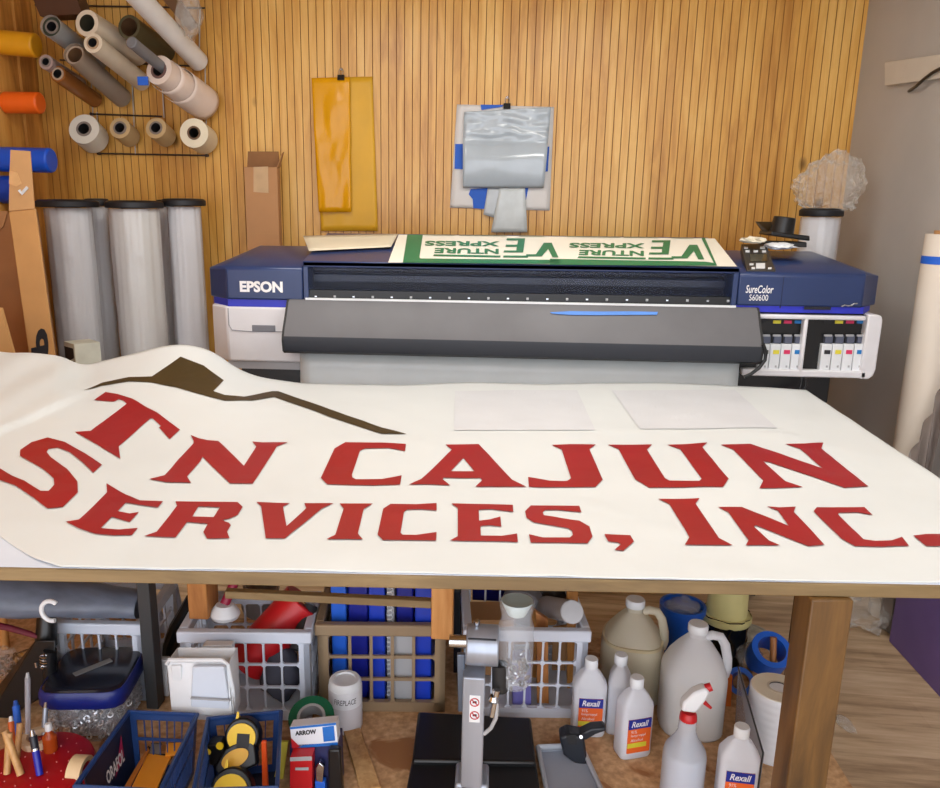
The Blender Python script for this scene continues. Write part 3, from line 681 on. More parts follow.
# ---------------------------------------------------------------- things on the printer's right end
def on(px, py, y=3.2): return Py(px, py, y)
zt = ZT + .045
a = on(787, 244)
g = thing('tape_stand', 'black desk stand with a fat round knob sitting on the printer', 'stand', (a.x, 3.2, zt))
q = [on(767, 235), on(806, 240.5), on(806, 235.5), on(768, 231)]
MB().prism([p + V((0, -.04, 0)) for p in q], (0, .14, 0)).build('top_tray', m_black, g, bevel=.004)
q = [on(764, 246), on(804, 247), on(804, 242), on(764, 241)]
MB().prism([p + V((0, -.03, 0)) for p in q], (0, .1, 0)).build('base', m_dark, g, bevel=.003)
MB().cyl(on(781, 234, 3.23), on(785, 217, 3.23), .045, .04).build('knob', m_black, g, smooth=True, bevel=.004)
q = [on(756, 221.5, 3.26), on(776, 222, 3.3), on(770, 232, 3.26), on(765, 235, 3.26)]
MB().prism(q, (0, .01, 0)).build('angled_plate', pm('smoke_plate', (60, 44, 20), .3), g)
a = on(753, 241, 3.1); mb = MB()
mb.ico((a.x, 3.1, a.z + .004), (.045, .05, .012), .4, 2, 3, seed=3)
tag(mb.build('wiping_cloth', pm('cloth_white', (232, 226, 206), .9), None, smooth=True), 'crumpled cream cloth lying behind the control panel buttons', 'cloth')
a = on(779, 247, 3.12); mb = MB(); mb.ico((a.x, 3.12, a.z + .004), (.05, .05, .012), .5, 2, 3, seed=8)
tag(mb.build('paper_towel', pm('towel_white', (232, 236, 244), .9), None, smooth=True), 'crumpled white paper towel under the black stand on the printer', 'paper towel')
# ================================================================ right side
m_wrap = clear('plastic_wrap', (236, 236, 240), .48, .08, bump=.5, bscale=9, transl=.1)
m_wrapd = clear('plastic_wrap_loose', (236, 234, 228), .74, .08, bump=1.0, bscale=30, transl=.15)
m_core = pm('roll_white', (232, 232, 234), .45, var=.03)
m_cap = pm('end_cap_black', (26, 27, 32), .5)
def wrapped(name, label, px0, px1, pyt, y, capw=None, mat=None, group='wrapped vinyl rolls standing by the wall', wrap=True, tilt=0, seed=0):
    a, c = Py(px0, pyt, y), Py(px1, pyt, y); r = (c.x - a.x) / 2; x = (a.x + c.x) / 2; zt_ = a.z
    g = thing(name, label, 'vinyl roll', (x, y, 0), 0, group)
    MB().cyl((x, y, .01), (x + tilt, y, zt_ - .03), r * .86, n=32).build('roll', mat or m_core, g, smooth=True)
    MB().cyl((x + tilt, y, zt_ - .04), (x + tilt, y, zt_ - .005), r * .5, n=24).build('core', m_card, g, smooth=True)
    if wrap:
        def fn(u, v):
            t = u * 2 * math.pi; z = .01 + (zt_ - .03) * v
            k = r * (.93 + .05 * noise(V((math.cos(t) * 2.2, math.sin(t) * 2.2, z * 1.2 + seed))) + .075 * noise(V((math.cos(t) * 7, math.sin(t) * 7, z * 1.1 + seed))))
            return V((x + tilt * v + k * math.cos(t), y + k * math.sin(t), z))
        MB().grid(fn, 64, 60).build('plastic_wrap', m_wrap, g, smooth=True, angle=80)
    if capw:
        mb = MB(); q = capw
        mb.lathe([(q * .97, -.012), (q, -.008), (q, .012), (q * .9, .02), (q * .4, .022)], (x + tilt, y, zt_ - .005), n=32)
        mb.build('end_cap', m_cap, g, smooth=True)
    return g
wrapped('vinyl_roll', 'fat plastic wrapped roll with wide black cap next to the tall cardboard carton', 45, 90, 203, 3.42, .13, tilt=.0, seed=1)
wrapped('vinyl_roll', 'slim wrapped roll squeezed between the two fattest standing rolls', 86, 107, 202, 3.62, .055, seed=2)
wrapped('vinyl_roll', 'fat wrapped roll with black cap in the middle of the standing row', 109, 160, 204, 3.5, .125, pm('roll_cream', (228, 226, 216), .5, var=.03), seed=3)
wrapped('vinyl_roll', 'thin wrapped roll mostly hidden behind the last two standing rolls', 157, 174, 203, 3.82, .045, seed=4)
wrapped('vinyl_roll', 'slim wrapped roll with black cap at the printer end of the standing row', 166, 201, 202, 3.66, .1, seed=5)
# roll with a bag on its top, right of the printer
wrapped('vinyl_roll', 'plastic wrapped roll with dark cap standing in the grey wall corner', 801, 842, 212, 3.5, .085, seed=6, group=None)
a = Py(829, 186, 3.52); mb = MB()
mb.ico((a.x, 3.53, a.z - .01), (.118, .105, .13), .22, 1.8, 5, seed=5, ridge=.28)
for i, v in enumerate(mb.v):
    if v[2] < a.z - .08: mb.v[i] = (v[0] + .02, v[1], max(v[2], a.z - .1))
    t = max(0, (v[2] - a.z + .05) / .2); mb.v[i] = (mb.v[i][0] + .02 * t, mb.v[i][1], mb.v[i][2])
    if mb.v[i][0] > RX - .01: mb.v[i] = (RX - .01, mb.v[i][1], mb.v[i][2])
tag(mb.build('plastic_bag', clear('bag_crinkled', (240, 238, 232), .75, .08, bump=1.0, bscale=40, transl=.15), None, smooth=True, angle=50), 'crumpled clear plastic bag sitting on top of the roll by the grey wall', 'plastic bag')
# tall white roll at the right edge
yr = 2.96; rr = .068; e = Py(927.5, 234, yr)
bz = V((e.x + rr, yr, 0)); tp = V((e.x + rr, yr, e.z)); dd = tp - bz
g = thing('vinyl_roll', 'tall unwrapped white roll with blue tape band standing near the grey wall', 'vinyl roll', (bz.x, yr, 0))
MB().cyl(bz, tp, rr, n=40).build('roll', pm('roll_warm_white', (224, 214, 200), .55, var=.02), g, smooth=True)
k0, k1 = Py(930, 265, yr - rr).z / tp.z, Py(930, 257, yr - rr).z / tp.z
MB().pipe(bz + dd * k0, bz + dd * k1, rr + .0015, rr).build('tape_band', m_tape, g, smooth=True)
MB().pipe(tp, tp + dd.normalized() * .012, rr * .62, rr * .5).build('core', m_card, g, smooth=True)
# loose plastic drape by the roll
def dr(u, v):
    t0 = Py(897 + 60 * u, 474 - 118 * u ** 1.1, 2.82); t0.x = min(t0.x, RX - .03); b0 = V((t0.x + .03 - .05 * u, 2.82, .004))
    p = b0 * (1 - v) + t0 * v
    return p + V((0, .035 * noise(V((u * 6, v * 1.5, 0))) + .014 * math.sin(u * 26 + v * 2), 0))
tag(MB().grid(dr, 50, 16).build('plastic_sheet', clear('grey_film', (168, 156, 150), .4, .2, bump=.5, bscale=14), None, smooth=True, solid=.0006), 'grey translucent plastic sheeting in folds in front of the tall white roll', 'plastic sheet')
# purple board leaning on the right wall
a = Px(899, 600, 1.51)
q = [V((1.50, 1.55, 0)), V((1.50, 2.75, 0)), V((1.50, 2.75, .5)), V((1.50, 1.55, .5))]
tag(MB().prism(q, (.1, 0, 0)).build('purple_cabinet', pm('purple_paint', (110, 90, 152), .5, var=.06), None, bevel=.003), 'shallow dark purple cabinet standing against the grey wall', 'cabinet')
# crumpled film and pale tub on the floor beyond the bench
a = Pz(872, 622, .03); mb = MB(); mb.ico((a.x, a.y + .05, .05), (.15, .1, .05), .7, 2.6, 4, seed=2)
tag(mb.build('crumpled_film', m_wrapd, None, smooth=True, angle=80), 'crumpled clear film lying on the floor behind the bench leg', 'plastic film')
a = Pz(845, 724, .005); mb = MB(); mb.ico((a.x, a.y, .008), (.02, .045, .008), .5, 3, 2)
tag(mb.build('plastic_scrap', m_wrapd, None, smooth=True), 'small scrap of clear plastic on the floor right of the leg', 'scrap')
a = Pz(930, 740, 0)

# ================================================================ things on the back wall
def wq(pts, y): return [Py(x, Y_, y) for x, Y_ in pts]
def film(name, pts, y, mat, bulge=.004, seed=0, nu=16, nv=24, parent=None, sol=.0006):
    """hanging sheet with corners TL TR BR BL, slightly buckled"""
    q = wq(pts, y)
    def fn(u, v):
        p = (q[3] * (1 - u) + q[2] * u) * (1 - v) + (q[0] * (1 - u) + q[1] * u) * v
        k = min(1, (1 - v) * 4)
        return p + V((0, -bulge * k * (1 + noise(V((u * 2.5 + seed, v * 4, seed)))) - .5 * bulge * k * noise(V((u * 6, v * 9, seed + 5))), 0))
    return MB().grid(fn, nu, nv).build(name, mat, parent, smooth=True, angle=80, solid=sol)
m_yel = pm('amber_film', (226, 160, 12), .22, var=.04, bump=.1, bscale=7, spec=.35)
m_yel2 = pm('amber_film_pale', (222, 170, 46), .35, var=.04, spec=.3)
tag(film('hanging_film', [(313, 78), (372.5, 76.5), (378, 231), (321, 231)], WALLY - .006, m_yel2, .004, 1), 'longer paler yellow film sheet hanging behind the darker one', 'film sheet')
tag(film('hanging_film', [(311.5, 78), (350, 77), (351.5, 212), (319, 212)], WALLY - .022, m_yel, .008, 4), 'shorter deep yellow glossy film sheet hanging in front on the wood wall', 'film sheet')
def clip(px, py, y, label):
    a = Py(px, py, y); g = thing('binder_clip', label, 'clip', a)
    MB().hull([V((a.x - .016, a.y - .012, a.z - .012)), V((a.x + .016, a.y - .012, a.z - .012)), V((a.x - .016, a.y + .012, a.z - .012)), V((a.x + .016, a.y + .012, a.z - .012)), V((a.x - .016, a.y - .004, a.z + .012)), V((a.x + .016, a.y - .004, a.z + .012)), V((a.x - .016, a.y + .006, a.z + .012)), V((a.x + .016, a.y + .006, a.z + .012))]).build('body', m_black, g, bevel=.001)
    MB().tube([a + V(p) for p in ((-.008, 0, .01), (-.01, .004, .03), (-.004, .006, .042), (.004, .006, .042), (.01, .004, .03), (.008, 0, .01))], .0016, 6).build('wire_handle', m_chrome, g, smooth=True)
    MB().cyl(a + V((0, .0, .036)), (a.x, WALLY + .004, a.z + .036), .003, n=8).build('nail', m_steel, g)
    return g
clip(341, 77.5, WALLY - .022, 'black binder clip holding the yellow film on a nail')
wb = film('hanging_sheet', [(457, 104.5), (554, 107), (549.5, 210.5), (450, 207.5)], WALLY - .006, pm('sheet_white', (222, 220, 218), .5, var=.02), .002, 2)
tag(wb, 'white backing sheet with blue tape patches pinned to the wood wall', 'paper sheet')
def tp_(pts, y=WALLY - .0125): MB().prism(wq(pts, y), (0, .0012, 0)).build('tape_patch', m_tape, wb)
Z4 = lambda l: [(390 + x / 3.94, 80 + y / 3.94) for x, y in l]
tp_(Z4([(257, 252), (292, 252), (290, 352), (254, 350)])); tp_(Z4([(608, 264), (628, 262), (622, 360), (606, 362)]))
tp_(Z4([(318, 430), (392, 425), (372, 508), (328, 505), (326, 470), (310, 450)])); tp_(Z4([(357, 97), (448, 98), (440, 106), (360, 118)])); tp_(Z4([(520, 425), (545, 425), (536, 472), (520, 472)]))
m_sil = pm('silver_film', (182, 194, 204), .16, var=.05, bump=.12, bscale=7, spec=.7)
sp = wq([(464, 112), (551, 107), (548, 142), (543.5, 188), (463, 188), (463, 142)], WALLY - .03)
def silv(u, v):
    l = sp[4] * (1 - v) + (sp[5] * (1 - (v - .5) * 2) + sp[0] * (v - .5) * 2 if v > .5 else V((0, 0, 0))) * 0 + V((0, 0, 0))
    L = (sp[4] * (1 - v * 2) + sp[5] * v * 2) if v < .5 else (sp[5] * (2 - v * 2) + sp[0] * (v * 2 - 1))
    Rr = (sp[3] * (1 - v * 2) + sp[2] * v * 2) if v < .5 else (sp[2] * (2 - v * 2) + sp[1] * (v * 2 - 1))
    p = L * (1 - u) + Rr * u
    out = .028 * math.sin(min(1, v * 2) * math.pi) ** .6 if v < .5 else .0
    return p + V((0, -out - .006 * noise(V((u * 3, v * 5, 1))) - (.012 * noise(V((u * 5, v * 10, 3))) if v > .5 else 0), 0))
tag(MB().grid(silv, 24, 40).build('hanging_film', m_sil, None, smooth=True, angle=80, solid=.001), 'glossy silver grey folded film hanging in front of the white backing sheet', 'film sheet')
clip(507, 106, WALLY - .02, 'black binder clip at the top edge of the silver film')
tag(film('hanging_strip', Z4([(385, 425), (440, 425), (410, 542), (368, 530)]), WALLY - .018, pm('strip_grey', (196, 204, 210), .3), .002, 7, 6, 8), 'short angled grey strip under the silver film', 'film strip')
tag(film('hanging_strip', Z4([(432, 425), (532, 425), (541, 600), (398, 600)]), WALLY - .024, pm('strip_silver', (206, 214, 216), .25), .003, 9, 8, 10), 'longer silver strip hanging down below the folded film to the print', 'film strip')
# tall narrow carton behind the printer
a, c = Py(244, 167, 3.72), Py(277, 167, 3.72); zt_ = Py(260, 167, 3.72).z
g = thing('cardboard_carton', 'tall narrow brown carton with a pale label standing behind the printer', 'box', ((a.x + c.x) / 2, 3.77, 0))
MB().bx(a.x, c.x, 3.72, 3.77, 0, zt_).build('body', m_cardd, g, bevel=.002)
z2 = Py(260, 150.5, 3.72).z
MB().prism([V((a.x, 3.768, zt_ - .004)), V((c.x, 3.768, zt_ - .004)), V((c.x - .01, 3.79, z2)), V((a.x, 3.79, z2))], (0, .004, 0)).build('flap', pm('flap_brown', (140, 98, 60), .8), g)
MB().prism([V((c.x, 3.72, zt_)), V((c.x, 3.77, zt_)), V((c.x + .02, 3.77, zt_ + .07)), V((c.x + .02, 3.735, zt_ + .06))], (.003, 0, 0)).build('flap', m_card, g)
q = wq([(253.5, 167), (268, 166.5), (268.5, 193), (253.5, 192)], 3.7195); MB().prism(q, (0, .0008, 0)).build('label', pm('label_tan', (206, 172, 130), .6), g)
z3 = Py(260, 234, 3.72).z; MB().bx(a.x, c.x, 3.7195, 3.7205, z3, z3 + .003).build('packing_tape', m_card, g)

# ---------------------------------------------------------------- roll rack
rk = thing('mounted_roll_rack', 'dark wire rack screwed to the wood wall carrying the vinyl rolls', 'rack', Py(150, 110, WALLY - .02))
m_wire = pm('rack_wire', (58, 44, 38), .4); m_wirew = pm('rack_wire_pale', (190, 186, 180), .4)
def rod(a, c, r=.004, y0=WALLY - .012, y1=None, m=m_wire, n='rod'):
    MB().cyl(Py(*a, y0), Py(*c, y1 or y0), r, n=10).build(n, m, rk, smooth=True)
for x_, y_ in ((99, 153.5), (207, 155.5), (92, 114)):
    p = Py(x_, y_, WALLY - .012); MB().cyl(p + V((0, -.012, 0)), (p.x, WALLY - .0015, p.z), .007, n=10).build('screw', m_wire, rk)
rod((92, 114), (162, 116.5)); rod((99, 153.5), (207, 155.5)); rod((60, 60), (190, 66)); rod((35, 5), (205, 8))
for x0, y0, x1, y1 in ((131, 60, 135.5, 155), (97, 112, 97.5, 153), (200, 10, 199, 66), (88, 10, 93, 116), (158, 5, 164, 118), (205, 66, 207, 155)): rod((x0, y0), (x1, y1), .003, m=m_wirew)
DEPV = WALLY - .006
def roll(label, near, far, L, rpx, rcpx, mat, matc=None, core=None, group='vinyl rolls held in the wall rack', wrap=None, farpx=None):
    """roll whose free end comes L out of the wall"""
    y0 = WALLY - L; a, c = Py(*near, y0), Py(*far, WALLY - .035)
    r = rpx / FPX * y0 * .94; rc = rcpx / FPX * y0 * .94
    g = thing('vinyl_roll', label, 'vinyl roll', c, 0, group)
    ax = (c - a).normalized()
    if rc > 0: MB().pipe(a, c, r, rc, mi=0, mc=1).build('roll', [mat, core or m_dark], g, smooth=True)
    else: MB().cyl(a, c, r, n=28).build('roll', mat, g, smooth=True, bevel=.004)
    if rc > 0 and matc: MB().pipe(a - ax * .004, c, rc, rc * .72, mc=1).build('core', [matc, m_dark], g, smooth=True)
    if wrap: MB().pipe(a - ax * .012, c, r * 1.1, r * 1.06).build('plastic_sleeve', wrap, g, smooth=True)
    MB().cyl(a + ax * (.6 * L), (c.x, WALLY + .003, c.z), .006, n=10).build('peg', m_wire, g)
    return g
mk = lambda n, c, r=.45, **k: pm(n, c, r, var=.05, **k)
m_tan = mk('roll_tan', (196, 168, 124)); m_crm = mk('roll_ivory', (222, 208, 186)); m_grn = mk('roll_dark_green', (52, 60, 48)); m_gry = mk('roll_grey_beige', (176, 158, 140))
m_cop = mk('roll_copper', (150, 92, 44), .25); m_bls = mk('roll_blush', (234, 216, 204)); m_coreg = mk('core_grey', (130, 120, 114)); m_brn = mk('core_brown', (120, 88, 60))
roll('dark green roll with a grey core end highest at the rack corner', (52, 27), (98, 62), .42, 10, 7, m_grn, m_coreg, wrap=clear('sleeve_clear', (225, 225, 225), .6, .12))
roll('roll with a thick ivory rim and dark hollow, above the ivory one', (87, 23), (138, 54), .42, 13, 8.5, m_crm, None, mk('hollow_dark', (70, 66, 52)))
roll('long ivory roll with small hollow end and even body', (93, 43), (142, 82), .46, 10, 6.5, m_crm, mk('core_tan', (176, 150, 122)), m_brn)
roll('grey beige hollow roll in a milky sleeve below the ivory one', (75, 55), (122, 98), .40, 10, 8, m_gry, None, m_brn, wrap=clear('sleeve_milky', (200, 186, 170), .55, .3))
roll('copper brown roll with a wide pale core', (58, 74), (95, 100), .32, 8.5, 6.5, m_cop, mk('core_pale', (190, 168, 146)), m_brn)
roll('small grey pink roll end just above the copper roll', (46, 62), (80, 84), .34, 7.5, 5, mk('roll_mauve', (168, 146, 140)), m_coreg)
roll('brown hollow roll with dark green body near the top of the rack', (129, 27), (165, 52), .34, 12, 9, mk('roll_brown_green', (84, 78, 54)), None, m_brn)
g = roll('wide blush white roll wrapped in loose curling layers', (159, 70), (203, 101), .36, 15, 9, m_bls, mk('core_plum', (110, 84, 80)), m_dark)
# its loose layers
y0 = WALLY - .36; a, c = Py(159, 70, y0), Py(205, 103, WALLY - .035); ax = (c - a).normalized(); u_ = ax.cross(V((0, 0, 1))).normalized(); w_ = u_.cross(ax)
for k, (f0, f1, r0) in enumerate(((.10, .9, .072), (.36, 1, .080))):
    def curl(u, v, f0=f0, f1=f1, r0=r0, k=k):
        t = -2.5 + u * 3.9 + .25 * k; f = f0 + (f1 - f0) * v + .09 * math.sin(u * 3) * (1 - v)
        rr_ = r0 * (1.02 - .12 * u)
        return a + ax * ((c - a).length * f) + u_ * (math.cos(t) * rr_) + w_ * (math.sin(t) * rr_)
    MB().grid(curl, 30, 8).build('loose_layer', [m_bls], g, smooth=True, angle=80, solid=.001)
roll('thin grey tube with a white tip poking out of the blush roll', (131, 42), (200, 98), .56, 6, 0, mk('tube_grey', (116, 116, 120)))
a = Py(130, 41, WALLY - .50); 
g = roll('long plain white roll slanting out above all the others', (128, -14), (199, 62), .60, 11.5, 0, mk('roll_pure_white', (232, 230, 228)))
roll('fat white roll with a wide grey core in the bottom row', (84, 129), (94, 139), .14, 16, 8, mk('roll_white2', (222, 218, 206)), m_coreg, m_brn)
roll('tan roll with a grey core beside the fat white one, bottom row', (120, 128), (130, 137), .14, 11, 7, m_tan, m_coreg, m_brn)
roll('tan roll with a grey core in the bottom row nearer the printer side', (156, 128), (166, 137), .14, 11, 7, m_tan, m_coreg, m_brn)
roll('cream white roll with a dark hollow ending the bottom row', (194, 133), (204, 140), .18, 15, 7, mk('roll_cream2', (232, 222, 196)), mk('core_umber', (104, 78, 56)), m_dark)
# pale crinkled bag and a brown board at the top of the rack
a = Py(188, 14, 3.6); mb = MB(); mb.ico((a.x, 3.62, a.z), (.05, .05, .09), .5, 2.2, 3, seed=11)
tag(mb.build('plastic_bag', m_wrapd, None, smooth=True, angle=80), 'crinkled clear bag tucked above the long white roll', 'plastic bag')
q = [Py(x, y_, 3.7) for x, y_ in ((158, -6), (176, -6), (196, 24), (188, 30))]
tag(MB().prism(q, (0, .03, 0)).build('brown_board', m_brn, None), 'brown strip of board slanting behind the long white roll', 'board')
q = [Py(x, y_, 3.6) for x, y_ in ((31, -6), (75, -6), (82, 14), (40, 16))]
tag(MB().prism(q, (0, .1, 0)).build('dark_board', mk('board_dark', (84, 50, 28), .6), None), 'dark brown board at the very top of the wall rack', 'board')
a = Py(143, 81, 3.52); mb = MB(); mb.box((a.x, 3.52, a.z), (.045, .01, .035))
tag(mb.build('blue_tape_tab', m_tape, None), 'blue tape tab hanging between the ivory and blush rolls', 'tape')
# ---------------------------------------------------------------- rolls on the left wall
def lroll(label, name, px, py0, py1, y, col, slope, pxl=-30):
    a, c = Py(px, (py0 + py1) / 2, y), Py(pxl, (py0 + py1) / 2 - slope, y); r = (Py(px, py0, y).z - Py(px, py1, y).z) / 2
    c = V((LX - .003, c.y, a.z + (c.z - a.z) * (LX - a.x) / (c.x - a.x)))
    g = thing('vinyl_roll', label, 'vinyl roll', c, 0, 'coloured rolls sticking out of the left wall')
    MB().cyl(a, c, r, n=32).build('roll', mk(name, col, .35), g, smooth=True, bevel=.008)
    return g
lroll('amber yellow roll, uppermost of the coloured rolls', 'roll_amber', 37, 33, 58, 3.62, (232, 164, 30), 6)
lroll('bright orange roll between the yellow and the blue rolls', 'roll_orange', 41, 92, 114, 3.6, (244, 104, 26), 1)
lroll('thick blue roll directly above the tall cardboard carton', 'roll_blue', 52, 148, 173, 3.5, (20, 84, 206), 2)
lroll('dark blue roll partly hidden behind the cardboard flap', 'roll_blue_dark', 24, 176, 204, 3.5, (16, 66, 176), 1)

# ================================================================ cartons on the left
Q = lambda x, y: (x / 3.427, 140 + y / 3.427)
yc = 2.85
f = [Py(*Q(*p), yc) for p in ((30, 245), (122, 236), (192, 760), (110, 745))]
dn = (f[2] - f[1]) / (f[1].z - f[2].z)
bl = f[0] + dn * f[0].z; brr = f[1] + dn * f[1].z
g = thing('cardboard_carton', 'tall leaning brown carton with raised flap and black letter print', 'box', (bl.x, yc + .08, 0))
MB().hexa([bl, brr, brr + V((-.09, .16, 0)), bl + V((-.09, .16, 0))], [f[0], f[1], f[1] + V((-.09, .16, 0)), f[0] + V((-.09, .16, 0))]).build('body', pm('carton_tan', (200, 150, 92), .7, var=.06), g, bevel=.003)
fl = [Py(*Q(*p), yc) for p in ((30, 243), (118, 235), (103, 38), (36, 34), (33, 105))]
MB().prism(fl, (0, .004, 0)).build('flap', pm('flap_tan', (204, 158, 106), .7, var=.06), g)
fl = [Py(*Q(*p), yc - .001) for p in ((34, 105), (60, 112), (75, 150), (58, 160), (33, 150))]
MB().prism(fl, (0, -.004, 0)).build('torn_paper', pm('torn_tan', (226, 178, 122), .8), g)
mb = MB(); p1 = [Py(*Q(*p), yc - .003) for p in ((66, 172), (74, 184), (94, 162))]
mb.tube(p1, .006, 6).build('check_mark', m_white, g, smooth=True)
q = [Q(108, 748), Q(104, 655), Q(162, 640), Q(168, 735)]
mb = MB(); textmap(mb, 'b', lambda u, v: Py(*bil(q, u, v), yc - .002), bold=.05)
q2 = [Q(135, 752), Q(133, 735), Q(158, 733), Q(160, 750)]
mb.add([Py(x, y, yc - .002) for x, y in q2], [(0, 1, 2, 3)])
mb.build('printed_letter', m_text, g)
f = [Py(x, y, 3.05) for x, y in ((-60, 214), (22, 212), (44, 372), (-50, 372))]
dn = (f[2] - f[1]) / (f[1].z - f[2].z)
g = thing('cardboard_carton', 'wide darker brown carton behind the tall leaning one', 'box', (f[0].x, 3.1, 0))
b0, b1 = f[0] + dn * f[0].z, f[1] + dn * f[1].z
lim = lambda p: V((max(p.x, LX + .01), p.y, p.z))
MB().hexa([lim(b0), b1, b1 + V((-.05, .2, 0)), lim(b0 + V((-.05, .2, 0)))], [lim(f[0]), f[1], f[1] + V((-.05, .2, 0)), lim(f[0] + V((-.05, .2, 0)))]).build('body', pm('carton_brown', (158, 106, 62), .75, var=.08), g, bevel=.003)
fl = [Py(x, y, 3.045) for x, y in ((-30, 211), (8, 211), (4, 226), (-6, 236), (-30, 236))]
MB().prism(fl, (0, -.004, 0)).build('flap', pm('flap_brown2', (176, 126, 80), .8), g)
f = [Py(x, y, 2.72) for x, y in ((-40, 306), (1, 308), (16, 362), (20, 380), (-40, 380))]
f += [V((f[3].x + .05, 2.72, 0)), V((f[4].x, 2.72, 0))]; f = f[:4] + [f[5], f[6]]
tag(MB().prism(f, (0, .012, 0)).build('cardboard_sheet', pm('sheet_tan', (206, 158, 100), .75, var=.06), None), 'light brown cardboard sheet propped in front of the cartons', 'cardboard')
# small printed carton
yb = 3.05; a = Py(56, 345, yb); c = Py(74, 345, yb); e = Py(93, 345, yb); zt_ = Py(74, 344, yb).z
g = thing('small_carton', 'small white carton with black triangle print beside the leaning carton', 'box', (c.x, yb + .05, 0))
MB().hexa([V((a.x, yb + .06, 0)), V((c.x, yb, 0)), V((e.x, yb + .06, 0)), V((c.x, yb + .13, 0))], [V((a.x, yb + .06, zt_)), V((c.x, yb, zt_)), V((e.x, yb + .06, zt_)), V((c.x, yb + .13, zt_))]).build('body', pm('carton_white', (212, 212, 196), .6), g, bevel=.002)
d1 = V((c.x - a.x, -.06, 0)); nn_ = V((-.06, -(c.x - a.x), 0)).normalized() * .001
A0 = V((a.x, yb + .06, 0))
mb = MB(); mb.add([A0 + d1 * t + V((0, 0, zt_ - h)) + nn_ for t, h in ((.04, .02), (.9, .02), (.9, .06), (.04, .09))], [(0, 1, 2, 3)])
mb.add([A0 + d1 * t + V((0, 0, zt_ - h)) + nn_ for t, h in ((.04, .13), (.9, .07), (.9, .2), (.04, .2))], [(0, 1, 2, 3)]); mb.build('printed_panel', m_text, g)
# ================================================================ things on the shelf under the bench
def S(px, py, z=SZ): return Pz(px, py, z)
def top_z(px, py, y): return Py(px, py, y).z
# ---------------------------------------------------------------- milk crates
def crate(name, label, loc, rz, w, d, h, mat, nx=6, ny=3, bt=.0024, group='open grid crates on the shelf'):
    """front face centred on the origin, depth along +y"""
    g = thing(name, label, 'crate', loc, rz, group)
    def panel(nm, o, u, wid):
        mb = MB(); o, u = V(o), V(u); n = u.cross(V((0, 0, 1)))
        def bar(a0, a1, z0, z1, t=.009):
            p = [o + u * a + n * s for a in (a0, a1) for s in (-t / 2, t / 2)]
            mb.hexa([p[0] + V((0, 0, z0)), p[2] + V((0, 0, z0)), p[3] + V((0, 0, z0)), p[1] + V((0, 0, z0))], [p[0] + V((0, 0, z1)), p[2] + V((0, 0, z1)), p[3] + V((0, 0, z1)), p[1] + V((0, 0, z1))])
        bar(0, .026, 0, h - .02, .014); bar(wid - .026, wid, 0, h - .02, .014); bar(0, wid, 0, .026, .014)
        z0, z1 = .026, h - .03
        for i in range(1, nx): a = .026 + (wid - .052) * i / nx; bar(a - bt, a + bt, z0, z1, .006)
        for j in range(1, ny): z = z0 + (z1 - z0) * j / ny; bar(.02, wid - .02, z - bt, z + bt, .006)
        for i in range(nx):                       # rounded corners of the openings
            for j in range(ny):
                for ci in (0, 1):
                    for cj in (0, 1):
                        a = .026 + (wid - .052) * (i + ci) / nx; z = z0 + (z1 - z0) * (j + cj) / ny; s, t = (1, -1)[ci] * .009, (1, -1)[cj] * .009
                        tri = [o + u * a + V((0, 0, z)), o + u * (a + s) + V((0, 0, z)), o + u * a + V((0, 0, z + t))]
                        mb.prism([p - n * .0035 for p in tri], n * .007)
        return mb.build(nm, mat, g, local=True)
    panel('grid_panel', (-w / 2, .007, 0), (1, 0, 0), w); panel('grid_panel', (-w / 2, d - .007, 0), (1, 0, 0), w)
    panel('grid_panel', (-w / 2 + .007, 0, 0), (0, 1, 0), d); panel('grid_panel', (w / 2 - .007, 0, 0), (0, 1, 0), d)
    mb = MB(); o = .006
    mb.bx(-w / 2 - o, w / 2 + o, -o, .016, h - .03, h); mb.bx(-w / 2 - o, w / 2 + o, d - .016, d + o, h - .03, h)
    mb.bx(-w / 2 - o, -w / 2 + .016, .016, d - .016, h - .03, h); mb.bx(w / 2 - .016, w / 2 + o, .016, d - .016, h - .03, h)
    mb.build('rim', mat, g, local=True, bevel=.004)
    mb = MB(); mb.bx(-w / 2 + .01, w / 2 - .01, .01, d - .01, .0, .006); mb.build('base', mat, g, local=True)
    return g
CH = .24
def crate_at(l, r, py_l, py_r):
    a, b = Pz(l, py_l, SZ + CH), Pz(r, py_r, SZ + CH); w = (b - a).length; c = (a + b) / 2
    return c - V((0, 0, CH)), math.atan2(b.y - a.y, b.x - a.x), w
loc, rz, w_ = crate_at(179, 309, 631, 632)
W3 = w_
crate('milk_crate', 'white grid crate with red roll inside, behind the white scoop bin', loc, rz, w_, .2, CH, m_crate)
c_mid = loc
CH = .215
loc, rz, w_ = crate_at(52, 141, 622, 624)
crate('milk_crate', 'white grid crate farthest to the left, behind the lidded grommet tub', loc, rz, w_, .25, CH, m_crate, nx=4)
c_left = loc; CH = .24
loc, rz, w_ = crate_at(466, 589, 629, 630.5)
crate('milk_crate', 'white grid crate holding wood slats, behind the steel press', loc, rz, w_, .29, CH, m_crate)
c_right = loc
m_putty = pm('crate_putty', (148, 126, 98), .5, var=.05)
loc, rz, w_ = crate_at(317, 446, 624, 625)
crate('milk_crate', 'tan grid crate packed with blue binders', loc, rz, w_, .29, CH, m_putty, nx=5, bt=.0038)
c_tan = loc
